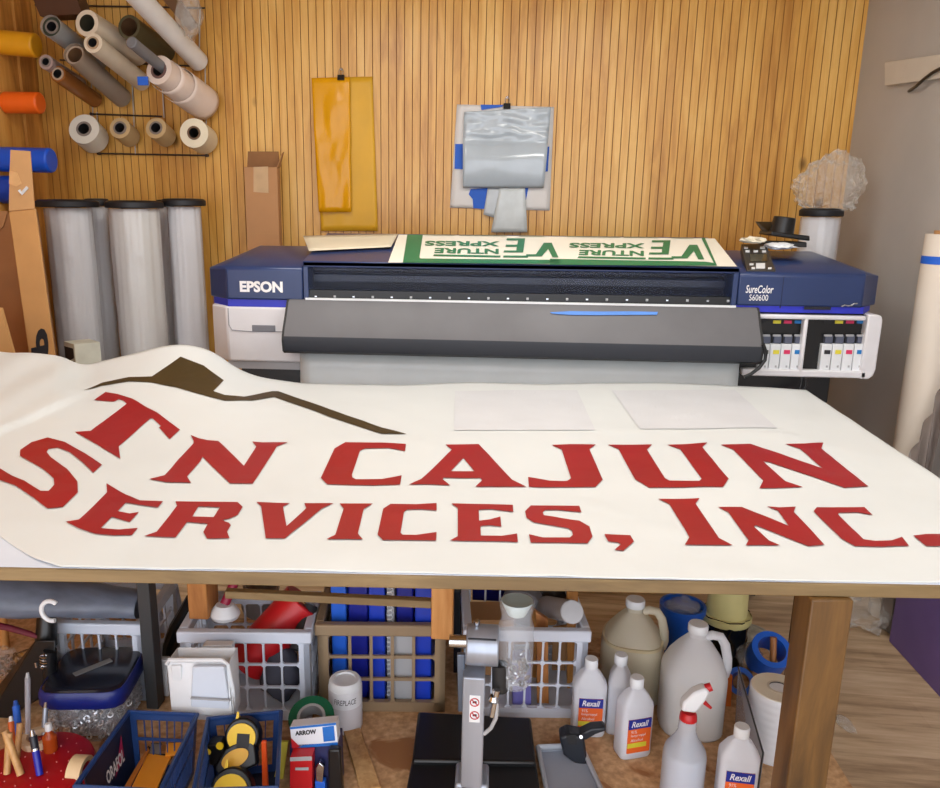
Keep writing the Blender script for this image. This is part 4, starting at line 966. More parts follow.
# contents of the tan crate
m_b1 = pm('binder_blue', (24, 60, 190), .35, var=.08); m_b2 = pm('binder_navy', (20, 30, 140), .35, var=.08); m_b3 = pm('binder_light', (40, 100, 214), .3, var=.08)
for k, (x0, x1, dy, tz, mt, lb) in enumerate(((-.13, -.092, .03, .36, m_b3, 'light blue binder leftmost in the tan crate'), (-.088, -.04, .04, .35, m_b2, 'navy binder next to the light blue one'), (-.036, .004, .03, .35, m_b1, 'mid blue binder left of the spiral spine'), (.03, .072, .05, .33, m_b2, 'navy binder right of the spiral spine'), (.078, .12, .03, .34, m_b1, 'mid blue binder rightmost in the tan crate'))):
    MB_ = MB(); y0 = c_tan.y + dy; MB_.bx(c_tan.x + x0, c_tan.x + x1, y0, y0 + .22, SZ + .008, SZ + tz)
    o = tag(MB_.build('binder', mt, None, bevel=.004), lb, 'binder', 'blue binders in the tan crate')
    MB().bx(c_tan.x + x0 + .008, c_tan.x + x1 - .008, y0 + .01, y0 + .2, SZ + tz - .001, SZ + tz + .001).build('pages', m_white, o)
sp = thing('spiral_notebook', 'spiral bound grey notebook standing between blue binders', 'notebook', (c_tan.x + .017, c_tan.y + .03, SZ + .008))
MB().bx(c_tan.x + .008, c_tan.x + .026, c_tan.y + .04, c_tan.y + .24, SZ + .008, SZ + .33).build('pages', m_lgrey, sp)
mb = MB()
pts = [V((c_tan.x + .016 + .007 * math.cos(t), c_tan.y + .034 + .007 * math.sin(t), SZ + .02 + .32 * t / (2 * math.pi * 26))) for t in [i * math.pi / 4 for i in range(26 * 8 + 1)]]
mb.tube(pts, .0016, 5).build('spiral', m_white, sp, smooth=True)
a = V((c_tan.x + .048, c_tan.y + .028, SZ + .12))
tag(MB().bx(a.x - .03, a.x + .03, a.y - .004, a.y + .016, SZ + .008, SZ + .2).build('paper_card', m_lgrey, None), 'grey card slipped in front of the navy binder', 'card')
# contents of the middle white crate
a, b = Py(245, 664, c_mid.y + .08), Py(304, 600, c_mid.y + .135)
g = thing('vinyl_roll', 'thick red roll slanting out of the white crate', 'vinyl roll', a)
MB().cyl(a + (a - b).normalized() * .0, b, .055, n=30).build('roll', m_red, g, smooth=True, bevel=.004); MB().cyl(b, b + (b - a).normalized() * .003, .03, n=20).build('core', m_card, g)
a, b = Py(262, 600, c_mid.y + .18), Py(238, 592, c_mid.y + .26)
tag(MB().pipe(Py(259, 605, c_mid.y + .36), Py(262, 580, c_mid.y + .30), .05, .046).build('white_cup', m_lgrey, None, smooth=True), 'grey white cup tipped over behind the red roll', 'cup').location.z += 0
a = Py(226, 629, c_mid.y + .07); mb = MB()
mb.lathe([(.03, 0), (.034, .01), (.03, .02), (.02, .035)], (a.x, a.y, SZ + .235), n=20, sx=1.1)
o = tag(mb.build('tape_dispenser', m_white, None, smooth=True), 'small white and red dispenser peeking over the white crate rim', 'dispenser')
MB().cyl((a.x, a.y, SZ + .27), (a.x + .02, a.y + .03, SZ + .32), .012, n=14).build('red_tip', pm('maroon', (150, 24, 60), .4), o, smooth=True)
a = Py(283, 664, c_mid.y + .1); mb = MB(); mb.ico((a.x, c_mid.y + .075, SZ + .085), (.05, .045, .07), .25, 1.8, 3, seed=6)
tag(mb.build('grey_rag', pm('rag_grey', (84, 86, 100), .85, var=.2), None, smooth=True, angle=80), 'dark grey rag stuffed into the right side of the white crate', 'rag')
a, b = Py(298, 632, c_mid.y + .05), Py(309, 606, c_mid.y + .12)
g = thing('spray_nozzle', 'dark round nozzle with pale ring sticking up beside the red roll', 'nozzle', a)
MB().cyl(a + V((0, 0, -.05)), b, .022, n=16).build('body', m_dark, g, smooth=True); MB().cyl(b, b + (b - a).normalized() * .004, .014, n=16).build('ring', m_lgrey, g)
# black strap and pale boards behind the dark upright
st = [Py(x, y_, 1.86) for x, y_ in ((192, 598), (186, 612), (178, 628), (171, 645), (168, 668))]
tag(MB().tube(st, [.016, .02, .024, .022, .02]).build('black_strap', m_black, None, smooth=True), 'black strap hanging behind the dark metal upright', 'strap')
def upboard(name, label, cat, pts, y, mat, th=.012):
    q = [Py(x, yy, y) for x, yy in pts]; q[2].z = SZ; q[3].z = SZ
    return tag(MB().prism(q, (0, th, 0)).build(name, mat, None, bevel=.001), label, cat)
upboard('foam_board', 'pale blue white foam board behind the dark metal upright', 'board', [(129, 584), (150, 584), (168, 640), (146, 640)], 2.02, pm('foam_blue', (186, 198, 222), .6, var=.04))
upboard('foam_board', 'narrow pale foam board between the upright and the wooden leg', 'board', [(160, 584), (176, 584), (186, 640), (170, 640)], 2.06, bpy.data.materials['foam_blue'])
upboard('cardboard_sheet', 'brown cardboard panel standing behind the leftmost white crate', 'cardboard', [(-30, 600), (146, 604), (150, 640), (-30, 640)], 2.09, pm('panel_brown', (128, 90, 54), .8, var=.15))
# grey sheet roll under the top at the left
a, b = Py(-30, 592, 1.62), Py(142, 604, 1.74)
g = thing('tarp_roll', 'grey film roll lying across the crates under the bench top', 'roll', a)
def tarp(u, v):
    p = a.lerp(b, u); t = v * 2 * math.pi; r = .085 - .035 * u + .006 * noise(V((u * 5, v * 6, 1)))
    return p + V((0, r * math.cos(t) * .9, r * math.sin(t) * .62))
MB().grid(tarp, 30, 28).build('film', pm('tarp_grey', (104, 112, 128), .4, var=.12, stretch=(1, 6, 6)), g, smooth=True, angle=80)
p = Py(51, 611, 1.52); pts = [p + V((.022 * math.cos(t), 0, .024 * math.sin(t))) for t in [R(50 + k * 14) for k in range(18)]]
MB().tube(pts, .005).build('hook_ring', m_white, g, smooth=True)
pts = [Py(x, y_, 1.63) for x, y_ in ((-20, 622), (10, 628), (30, 634), (44, 639))]
MB().tube(pts, [.008, .008, .007, .004]).build('dark_red_end', pm('dark_red', (96, 14, 36), .5), g, smooth=True)

# ---------------------------------------------------------------- white scoop bin before the crate
def open_bin(nm, par, l0, r0, yt, l1, r1, yb, y, d, mat, th=.003):
    """tapered open box from its front outline in the photo"""
    f = [Py(l0, yt, y), Py(r0, yt, y), Py(r1, yb, y - .02), Py(l1, yb, y - .02)]
    f[2].z = f[3].z = max(SZ + .001, f[2].z)
    bk = [p + V((0, d * k, 0)) for p, k in zip(f, (1, 1, .8, .8))]
    mb = MB(); quads = [(f[0], f[1], f[2], f[3]), (bk[0], bk[1], bk[2], bk[3]), (f[0], bk[0], bk[3], f[3]), (f[1], bk[1], bk[2], f[2]), (f[3], f[2], bk[2], bk[3])]
    for q in quads:
        mb.add(q, [(0, 1, 2, 3)])
    return mb
yb_ = c_mid.y - .02
g = thing('scoop_bin', 'white plastic scoop bins nested in front of the white crate', 'bin', (S(200, 712).x, yb_ - .08, SZ))
mb = open_bin('x', g, 168, 228, 662, 173, 233, 716, yb_ - .12, .06, m_white)
mb.build('outer_bin', m_white, g, bevel=.003, solid=.003)
mb = MB(); q = [Py(x, y_, yb_ - .125) for x, y_ in ((167, 664), (169, 660), (222, 660), (228, 664), (233, 690), (234, 714))]
mb.tube(q, .005, 8).build('rim', m_white, g, smooth=True)
mb = MB(); q = [Py(x, y_, yb_ - .14) for x, y_ in ((192, 667), (224, 667), (231, 716), (190, 716))]; 
for p in q[2:]: p.z = max(p.z, SZ + .002)
mb.prism(q, (0, .012, 0)); mb.build('inner_flap', pm('bin_white', (208, 218, 232), .4, var=.03), g, bevel=.003)
q = [Py(x, y_, yb_ - .144) for x, y_ in ((191, 697), (230, 697))]; MB().bx(q[0].x, q[1].x, q[0].y - .004, q[0].y + .002, q[0].z - .003, q[0].z).build('crease', m_lgrey, g)
q = [Py(x, y_, yb_ - .03) for x, y_ in ((203, 645), (232, 645), (233, 660), (196, 660))]
MB().prism(q, (0, .02, 0)).build('rear_flap', m_white, g, bevel=.002)
q = [Py(x, y_, yb_ - .13) for x, y_ in ((170, 666), (181, 666), (185, 716), (176, 716))]
for p in q[2:]: p.z = max(p.z, SZ + .002)
MB().prism(q, (0, .04, 0)).build('side_wall', m_white, g, bevel=.003)

yq_ = Pz(150, 709, SZ).y + .05
q = [Py(x, y_, yq_) for x, y_ in ((142, 660), (167, 660), (170, 714), (147, 714))]
for p in q[2:]: p.z = max(p.z, SZ + .002)
MB().prism(q, (0, .02, 0)).build('left_wall', m_white, g, bevel=.003)
# ---------------------------------------------------------------- grommet tub with blue lid
a = S(95, 738); cy = a.y + .07; cx = (Py(50, 700, cy).x + Py(143, 700, cy).x) / 2; hw = (Py(143, 700, cy).x - Py(50, 700, cy).x) / 2 * .86
g = thing('grommet_tub', 'clear square tub with blue lid full of silver grommets', 'container', (cx, cy, SZ), .12)
m_clr = clear('clear_tub', (216, 222, 232), .86, .1, transl=.1)
MB().lathe([(hw * .84, .0), (hw * .86, .01), (hw * .94, .125), (hw * .97, .13)], (0, 0, 0), n=40, sq=4).build('tub', m_clr, g, local=True, smooth=True)
ht = top_z(95, 668, cy) - SZ
mb = MB(); mb.lathe([(hw * .97, ht - .045), (hw * 1.0, ht - .04), (hw * 1.0, ht - .012), (hw * .95, ht - .004)], n=40, sq=4)
lid = mb.build('lid', pm('lid_blue', (20, 36, 120), .35, var=.08), g, local=True, smooth=True)
MB().lathe([(hw * .95, ht - .006), (hw * .9, ht), (hw * .86, ht + .001)], n=40, sq=4).build('lid_top', pm('lid_dark', (24, 28, 44), .2, var=.2), lid, local=True, smooth=True)
MB().box((.0, -.0, ht + .002), (.09, .016, .002), M=Matrix.Rotation(.75, 4, 'Z')).build('lid_sticker', pm('sticker_grey', (120, 120, 120), .5), lid, local=True)
mb = MB(); rnd = random.Random(3)
for k in range(520):
    t = rnd.random() * 2 * math.pi; z = .012 + rnd.random() * .10
    ct, st_ = math.cos(t), math.sin(t); kk = (abs(ct) ** 6 + abs(st_) ** 6) ** (-1 / 6); rr_ = hw * .845 * kk
    p = V((rr_ * ct, rr_ * st_, z)); q = V((rnd.uniform(-1, 1), rnd.uniform(-1, 1), rnd.uniform(-1, 1))).normalized()
    mb.pipe(p - q * .0015, p + q * .0015, .0075, .004, 8)
mb.lathe([(hw * .72, .006), (hw * .76, .10)], n=24, sq=4)
o = mb.build('silver_grommets', pm('grommet_silver', (214, 216, 222), .3, metal=.55, var=.15, scale=90), g, local=True, smooth=True); o['kind'] = 'stuff'
# ---------------------------------------------------------------- black glue gun / pump at the left
g = thing('black_caulk_gun', 'black metal caulking gun leaning beside the lidded tub', 'tool', S(28, 730))
P_ = lambda x, y_, y=1.62: Py(x, y_, y)
lo_ = lambda p: V((p.x, p.y, max(p.z, SZ + .001)))
MB().hull([lo_(P_(x, y_, yy)) for x, y_ in ((36, 640), (56, 640), (54, 690), (10, 735), (-10, 735)) for yy in (1.60, 1.66) for _ in (0,)]).build('body', m_black, g, bevel=.004)
MB().cyl(P_(47, 614, 1.66), P_(46, 645, 1.64), .022, .026, n=20).build('barrel', m_black, g, smooth=True)
MB().cyl(P_(50, 650, 1.6), P_(50, 700, 1.6), .015, n=16).build('handle', m_black, g, smooth=True)
pts = []
for i in range(60):
    t = i / 59; p = P_(43, 655, 1.585).lerp(P_(44, 668, 1.585), t); pts.append(p + V((.008 * math.cos(t * 30), .008 * math.sin(t * 30) * .5, 0)))
MB().tube(pts, .0014, 5).build('spring', m_chrome, g, smooth=True)
MB().cyl(P_(36, 662, 1.585), P_(37, 667, 1.585), .004, n=10).build('bolt', m_chrome, g, smooth=True)
# left odds and ends
tag(MB().cyl(Py(2, 612, 1.9), V((Py(8, 668, 1.9).x, 1.9, SZ)), .012, n=14).build('wooden_dowel', m_pine, None, smooth=True), 'thin wooden dowel standing at the far left', 'dowel')
a = S(17, 668); g = thing('metal_tin', 'shallow silver tin beside the wooden dowel', 'tin', (a.x, 1.86, SZ))
zt_ = top_z(17, 650, 1.86)
MB().lathe([(.032, 0), (.034, .003), (.034, zt_ - SZ - .03), (.03, zt_ - SZ - .03)], (a.x, 1.86, SZ)).build('body', m_steel, g, smooth=True)
MB().lathe([(.036, 0), (.036, .014), (.03, .018)], (a.x, 1.86, zt_ - .03)).build('lid', m_chrome, g, smooth=True)
a = S(4, 690); mb = MB(); mb.ico((a.x - .01, a.y + .03, SZ + .062), (.045, .035, .042), .3, 2.5, 3, seed=4)
o = tag(mb.build('grommet_bag', clear('bag_clear', (230, 228, 222), .86, .1, bump=.8, bscale=30, transl=.1), None, smooth=True, angle=80), 'clear bag of small brass grommets at the far left edge', 'bag')
mb = MB()
for k in range(40):
    p = V((a.x - .01 + rnd.uniform(-.035, .035), a.y + .03 + rnd.uniform(-.035, .02), SZ + .02 + rnd.uniform(0, .055))); mb.pipe(p, p + V((rnd.uniform(-.002, .002), .003, .001)), .006, .003, 8)
k = mb.build('grommet_fill', pm('brass', (176, 150, 110), .3, metal=1), o, smooth=True); k['kind'] = 'stuff'

# ---------------------------------------------------------------- red organiser with pens
zr = SZ + .07
a = Pz(36, 765, zr); rr_ = (Pz(92, 765, zr) - a).length
g = thing('red_organiser', 'round red rubber tool organiser dotted with small pale pips', 'organiser', (a.x, a.y - .0, SZ))
MB().lathe([(rr_ * .9, 0), (rr_, .01), (rr_, .055), (rr_ * .97, .066), (rr_ * .9, .07), (rr_ * .3, .071)], n=48).build('body', pm('organiser_red', (170, 10, 24), .4, var=.15), g, local=True, smooth=True)
mb = MB()
for q in (.35, .55, .75):
    n = int(24 * q)
    for i in range(n):
        t = 2 * math.pi * (i + q) / n; mb.lathe([(.0017, 0), (.001, .0015)], (rr_ * q * math.cos(t), rr_ * q * math.sin(t), .0712), n=6)
o = mb.build('pips', pm('pip_pink', (220, 130, 130), .5), g, local=True); o['kind'] = 'stuff'
zt_ = SZ + .071
def stick(name, label, cat, b0, t0, r, mat, tipmat=None, yb=None, grp=None, parts=()):
    p = Pz(*b0, zt_); y = p.y if yb is None else yb
    q = Py(*t0, p.y + .03)
    o = thing(name, label, cat, p, 0, grp)
    MB().cyl(p, q, r, n=14).build('shaft', mat, o, smooth=True)
    ax = (q - p)
    if tipmat: MB().cyl(q, q + ax.normalized() * .012, r * .8, r * .5, n=12).build('tip', tipmat, o, smooth=True)
    for (f0, f1, k, m_) in parts: MB().cyl(p + ax * f0, p + ax * f1, r * k, n=14).build('cap', m_, o, smooth=True)
    return o
m_stick = wood('stick_wood', (150, 104, 56), (190, 146, 92), (212, 172, 120), 'Z', 6)
stick('wooden_stick', 'wooden stick leaning right across another in the red organiser', 'stick', (21, 775), (5, 731), .0075, m_stick, grp=None)
stick('wooden_stick', 'upright wooden stick at the left of the crossed pair', 'stick', (7, 774), (9, 733), .007, m_stick)
stick('wooden_stick', 'wooden stick leaning towards the cream tape ring', 'stick', (17, 758), (20, 723), .0065, m_stick)
stick('orange_pencil', 'orange pencil with pale tip behind the crossed sticks', 'pencil', (13, 748), (11, 722), .0065, pm('pencil_orange', (206, 96, 36), .45), m_white)
stick('blue_marker', 'short blue marker standing behind the orange pencil', 'marker', (19, 735), (16, 706), .008, m_tape, pm('marker_blue', (30, 80, 170), .4))
stick('ballpoint_pen', 'navy pen with silver clip in front of the cream ring', 'pen', (40, 775), (33, 736), .0075, pm('pen_navy', (28, 34, 160), .35), m_chrome, parts=((.62, .68, 1.12, m_chrome), (.68, 1, 1.05, m_navy)))
stick('glass_rod', 'tall clear rod rising from the cream ring', 'rod', (28, 740), (27.5, 678), .006, clear('rod_clear', (190, 190, 200), .4, .15), m_lgrey)
stick('hobby_knife', 'grey metal knife handle beside the orange bottle', 'knife', (44, 735), (45.5, 708), .006, m_steel, m_chrome)
p = Pz(38, 742, zt_)
tag(MB().pipe(p, p + V((0, 0, .016)), .034, .022).build('tape_ring', pm('tape_cream', (216, 192, 160), .5, var=.06), None, smooth=True), 'cream tape ring lying on the red organiser', 'tape')
p = Pz(51, 750, zt_); g = thing('amber_bottle', 'small orange bottle with white cap on the red organiser', 'bottle', p)
MB().lathe([(.014, 0), (.015, .004), (.015, .034), (.007, .044), (.006, .05)], n=20).build('body', pm('bottle_orange', (176, 74, 24), .25, var=.1), g, local=True, smooth=True)
MB().lathe([(.0075, .05), (.0075, .062), (.005, .066)], n=16).build('cap', m_white, g, local=True, smooth=True)
a = S(83, 790); p = Py(80, 775, 1.36)
g = thing('masking_tape_roll', 'cream roll of masking tape wedged beside the left basket', 'tape roll', (p.x, 1.36, SZ))
rr2 = .034; p0 = Py(80, 772, 1.37); 
MB().pipe(p0 + V((-.015, 0, 0)), p0 + V((.015, 0, 0)), rr2, .024, mc=1).build('tape', [pm('tape_beige', (226, 198, 156), .55, var=.06), m_card], g, smooth=True)
MB().bx(p0.x - .012, p0.x + .012, 1.35, 1.39, SZ, p0.z - rr2 + .002).build('block', m_pine, g)

# ---------------------------------------------------------------- two blue baskets
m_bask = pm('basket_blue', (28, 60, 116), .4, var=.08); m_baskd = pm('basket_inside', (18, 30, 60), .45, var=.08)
ZR = SZ + .14
def basket(label, BL, BR, FL, FR, solid_left):
    t = [Pz(*p, ZR) for p in (FL, FR, BR, BL)]; c = (t[0] + t[1] + t[2] + t[3]) / 4
    b = [c + (p - c) * .86 + V((0, 0, SZ + .004 - ZR)) for p in t]
    g = thing('plastic_basket', label, 'basket', (c.x, c.y, SZ), 0, 'blue plastic baskets on the shelf')
    mb = MB(); mb.tube([t[0], t[1], t[2], t[3], t[0]], .0055, 8); mb.build('rim', m_bask, g, smooth=True)
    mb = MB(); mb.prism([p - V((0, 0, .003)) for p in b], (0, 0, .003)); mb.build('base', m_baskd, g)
    for i in range(4):
        a0, a1, c0, c1 = t[i], t[(i + 1) % 4], b[i], b[(i + 1) % 4]; L = (a1 - a0).length; nv = 7 if i == 2 else max(5, int(L / .013))
        pt = lambda u, v: (c0.lerp(c1, u)).lerp(a0.lerp(a1, u), v)
        nrm_ = (a1 - a0).cross(a0 - c0).normalized() * .0025
        mb = MB()
        def strip(u0, u1, v0, v1): 
            q = [pt(u0, v0), pt(u1, v0), pt(u1, v1), pt(u0, v1)]; mb.prism([x - nrm_ / 2 for x in q], nrm_)
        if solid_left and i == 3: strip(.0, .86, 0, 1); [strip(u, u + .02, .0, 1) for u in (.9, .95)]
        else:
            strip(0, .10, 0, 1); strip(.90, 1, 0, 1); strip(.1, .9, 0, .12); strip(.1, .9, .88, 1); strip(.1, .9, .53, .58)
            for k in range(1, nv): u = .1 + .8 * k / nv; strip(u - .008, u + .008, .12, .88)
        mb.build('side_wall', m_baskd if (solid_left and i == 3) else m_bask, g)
    return g, t, b
g1, t1, b1 = basket('blue basket with printed brand panel holding orange squeegees', (129, 712), (197, 715), (75, 787), (160, 791), True)
# printed panel on the left wall of the basket: from back (u=0) to front
a0, a1, c0, c1 = t1[3], t1[0], b1[3], b1[0]
ptL = lambda u, v, o=.004: (c0.lerp(c1, u)).lerp(a0.lerp(a1, u), v) + V((o, 0, o * .3))
mb = MB(); textmap(mb, 'ORAFOL', lambda u, v: ptL(.58 - .36 * u, .42 + .22 * v), bold=.03); mb.build('brand_lettering', m_wtext, g1, fix=False)
mb = MB(); mb.add([ptL(u, v, .0035) for u, v in ((.22, .50), (.44, .36), (.22, .86))], [(0, 1, 2)]); mb.build('brand_triangle', pm('brand_magenta', (180, 24, 84), .5), g1, fix=False)
m_sq = pm('squeegee_orange', (236, 150, 40), .4, var=.08); m_sqd = pm('squeegee_felt', (40, 30, 24), .8)
def squeegee(label, pts, y0, y1, mat=m_sq):
    q = [Py(x, y_, y) for (x, y_), y in zip(pts, (y1, y1, y0, y0))]; n = (q[1] - q[0]).cross(q[3] - q[0]).normalized() * .005
    c = (q[2] + q[3]) / 2
    g = thing('squeegee', label, 'squeegee', (c.x, c.y, c.z), 0, 'squeegees in the branded basket')
    MB().prism(q, n).build('blade', mat, g, bevel=.001)
    MB().prism([q[0], q[1], q[1].lerp(q[2], .08), q[0].lerp(q[3], .08)], n * 1.6).build('felt_edge', m_sqd, g)
squeegee('big orange squeegee lying flat at the front of the basket', [(148, 753), (172, 754), (157, 788), (131, 788)], 1.36, 1.46)
squeegee('orange squeegee at the back right of the branded basket', [(166, 743), (184, 741), (179, 754), (165, 756)], 1.45, 1.48)
squeegee('narrow orange squeegee on edge along the printed panel', [(148, 746), (151, 747), (130, 787), (124, 787)], 1.36, 1.47, pm('squeegee_brown', (186, 110, 40), .45))
squeegee('grey squeegee upright between the orange ones', [(151, 743), (161, 743), (159, 756), (149, 756)], 1.455, 1.475, pm('squeegee_grey', (104, 92, 84), .5))
g2, t2, b2 = basket('blue basket heaped with yellow and black tape measures', (208, 719), (281, 712), (194, 791), (277, 788), False)
m_yw = pm('measure_yellow', (236, 196, 34), .4, var=.05)
def measure(label, px, py, y, rpx, tilt=.5, win=True):
    c = Py(px, py, y); r = rpx / FPX * (y * 1.12)
    g = thing('tape_measure', label, 'tape measure', c, 0, 'tape measures in the basket')
    Mx = Matrix.Rotation(tilt, 4, 'X')
    vs = MB(); pts = []
    prof = [(r * 1.05 * math.cos(t), r * 1.05 * math.sin(t)) for t in [R(-35 + 250 * i / 20) for i in range(21)]] + [(-r * .95, -r * .95), (r * .95, -r * .95)]
    vs.prism([Mx @ V((x, .016, z)) for x, z in prof], Mx @ V((0, -.032, 0))); vs.build('case', m_black, g, local=True, bevel=.004)
    f = MB(); n = 26
    f.prism([Mx @ V((r * .86 * math.cos(2 * math.pi * i / n), -.0165, r * .80 * math.sin(2 * math.pi * i / n) - r * .05)) for i in range(n)], Mx @ V((0, -.003, 0))); f.build('yellow_face', m_yw, g, local=True)
    if win:
        f = MB(); f.prism([Mx @ V((x * r, -.0196, z * r)) for x, z in ((-.25, -.62), (.5, -.62), (.5, .18), (-.25, .18))], Mx @ V((0, -.0015, 0))); f.build('label', m_dark, g, local=True)
    f = MB(); f.hull([Mx @ V((x, y_, z)) for x, y_, z in ((-r * .5, -.012, r * .9), (-r * .3, -.012, r * .9), (-r * .45, -.012, r * 1.35), (-r * .35, -.012, r * 1.35), (-r * .5, .006, r * .9), (-r * .3, .006, r * .9))]); f.build('lock_button', m_yw, g, local=True)
    return g
measure('tape measure with square black label at the top of the heap', 244, 735, 1.44, 17.5, -.45)
measure('tape measure at the bottom front of the heap, cut by the frame', 233, 790, 1.355, 22, -.6, False)
c = Py(237, 758, 1.41); g = thing('tape_measure', 'black tape measure with oval yellow plate lying mid heap', 'tape measure', c, 0, 'tape measures in the basket')
Mx = Matrix.Rotation(-.6, 4, 'X') @ Matrix.Rotation(-.5, 4, 'Y')
mb = MB(); mb.hull([Mx @ V((x * .047, y_, z * .030)) for x, z in ((-1, -.6), (-.7, -1), (.8, -1), (1, .2), (.8, 1), (-.3, .9), (-1, .1)) for y_ in (-.012, .014)]); mb.build('case', m_black, g, local=True, bevel=.004)
mb = MB(); mb.prism([Mx @ V((.030 * math.cos(2 * math.pi * i / 24), -.0125, .017 * math.sin(2 * math.pi * i / 24))) for i in range(24)], Mx @ V((0, -.003, 0))); mb.build('yellow_plate', pm('measure_gold', (222, 168, 40), .4, var=.05), g, local=True)
c = Py(213, 750, 1.42); g = thing('utility_knife', 'black utility tool with two yellow round pads', 'knife', c)
mb = MB(); mb.hull([V((x * .03, y_, z * .03)) for x, z in ((-1, -.5), (-.6, -1), (.3, -1.1), (1, .1), (.7, .8), (-.2, .7)) for y_ in (-.01, .02)]); mb.build('body', m_black, g, local=True, bevel=.004)
for (x, y_, a_, b_) in ((207, 752, .0085, .0075), (219.5, 746.5, .0078, .0082)):
    p = Py(x, y_, 1.409); mb = MB(); mb.prism([p + V((a_ * math.cos(2 * math.pi * i / 20), 0, b_ * math.sin(2 * math.pi * i / 20))) for i in range(20)], (0, .004, 0)); mb.build('yellow_pad', m_yw, g)
q = [Py(x, y_, 1.40) for x, y_ in ((261, 742), (266, 742), (268, 788), (262, 788))]
tag(MB().prism(q, (0, .008, 0)).build('orange_scraper', pm('scraper_orange', (220, 80, 24), .4, var=.1), None, bevel=.002), 'orange scraper handle standing in the heap of tape measures', 'scraper')

# ---------------------------------------------------------------- between the basket and the jar
yt_ = 1.52; p = Py(309, 725, yt_)
g = thing('green_tape_roll', 'wide green tape roll standing behind the blue and white carton', 'tape roll', (p.x, yt_, SZ))
rg = .052; pc = V((p.x, yt_ + .02, SZ + rg + .0)); up_ = V((0, -.62, .78)).normalized()
zc_ = top_z(308, 714, yt_); up_ = V((0, -.42, .9)).normalized(); pc = V((p.x, yt_ + .03, zc_ - rg * .75))
MB().pipe(pc - up_ * .018, pc + up_ * .018, rg, rg * .62, mc=1).build('tape', [pm('tape_green', (10, 96, 66), .45, var=.08), m_lgrey], g, smooth=True)
MB().pipe(pc - up_ * .018, pc + up_ * .019, rg * .62, rg * .5).build('core', m_lgrey, g, smooth=True)
MB().bx(pc.x - .035, pc.x + .035, pc.y - .0, pc.y + .05, SZ, pc.z - .03).build('support_box', m_dark, g)
yc_ = 1.44
f = [Py(x, y_, yc_) for x, y_ in ((290, 727), (336, 722.5), (338, 745), (292, 748))]
g = thing('staple_carton', 'blue and white staple carton propped on top of the red packet', 'box', ((f[0].x + f[1].x) / 2, yc_, f[3].z))
MB().prism(f, (0, .03, -.004)).build('body', pm('carton_bluewhite', (224, 228, 236), .45, var=.02), g)
mb = MB()
def onf(u, v, o=.001): 
    p = (f[3].lerp(f[2], u)).lerp(f[0].lerp(f[1], u), v); return p + V((0, -o, 0))
mb.add([onf(u, v) for u, v in ((0, .9), (1, .9), (1, 1), (0, 1))], [(0, 1, 2, 3)]); mb.add([onf(u, v) for u, v in ((.70, .2), (.95, .22), (.95, .88), (.70, .86))], [(0, 1, 2, 3)]); mb.add([onf(u, v) for u, v in ((.1, 0), (1, 0), (1, .14), (.28, .12))], [(0, 1, 2, 3)])
mb.build('blue_print', pm('print_blue', (30, 110, 200), .5), g, fix=False)
mb = MB(); mb.add([onf(u, v) for u, v in ((0, 0), (.2, 0), (.0, .5))], [(0, 1, 2)]); mb.build('red_print', pm('print_red', (196, 30, 44), .5), g, fix=False)
mb = MB(); textmap(mb, 'ARROW', lambda u, v: onf(.1 + .46 * u, .58 + .22 * v), bold=.05); mb.build('brand_lettering', m_text, g, fix=False)
f = [Py(x, y_, yc_ - .03) for x, y_ in ((290, 757), (312, 756), (312, 800), (290, 800))]; f[2].z = f[3].z = SZ
g = thing('red_packet', 'red cardboard packet standing beside the basket', 'packet', ((f[0].x + f[1].x) / 2, yc_ - .03, SZ))
MB().prism(f, (0, .028, 0)).build('body', m_red, g, bevel=.001)
mb = MB(); mb.add([onf(u, v) for u, v in ((0, .9), (1, .9), (1, 1), (0, 1))], [(0, 1, 2, 3)]); mb.add([onf(u, v) for u, v in ((.25, .67), (.85, .67), (.85, .74), (.25, .74))], [(0, 1, 2, 3)]); mb.build('pale_print', m_lgrey, g, fix=False)
q = [Py(x, y_, yc_ + .0) for x, y_ in ((290, 745), (338, 743), (340, 800), (290, 800))]; q[2].z = q[3].z = SZ
MB_ = MB().prism(q, (0, .05, 0)); tag(MB_.build('dark_carton', pm('carton_navy', (40, 44, 92), .5, var=.2), None), 'dark navy carton standing behind the red packet', 'box')
q = [Py(x, y_, yc_ - .02) for x, y_ in ((328, 750), (340, 750), (343, 800), (328, 800))]; q[2].z = q[3].z = SZ
tag(MB().prism(q, (0, .018, 0)).build('black_case', m_black, None, bevel=.004), 'small black plastic case beside the wooden slat', 'case')
q = [Py(x, y_, yc_ - .022) for x, y_ in ((314, 762), (324, 757), (325, 784), (316, 782))]
p = (q[0] + q[2]) / 2; g = thing('tape_cutter', 'small cutter with silver blade between packet and black case', 'cutter', (p.x, p.y, SZ))
MB().hull([V((p.x + x, p.y + y_, p.z + z)) for x, z in ((-.008, -.022), (.006, -.024), (.01, .016), (.0, .026), (-.009, .012)) for y_ in (0, .016)]).build('blade', m_chrome, g, bevel=.002)
MB().bx(p.x - .011, p.x + .011, p.y, p.y + .018, SZ, p.z - .022).build('handle', m_tape, g, bevel=.002)
q = [Py(x, y_, 1.46) for x, y_ in ((281, 742), (288, 742), (284, 800), (275, 800))]; q[2].z = q[3].z = SZ
tag(MB().prism(q, (0, .006, 0)).build('yellow_ruler', pm('ruler_yellow', (206, 190, 70), .5, var=.08), None), 'pale yellow ruler upright between basket and red packet', 'ruler')
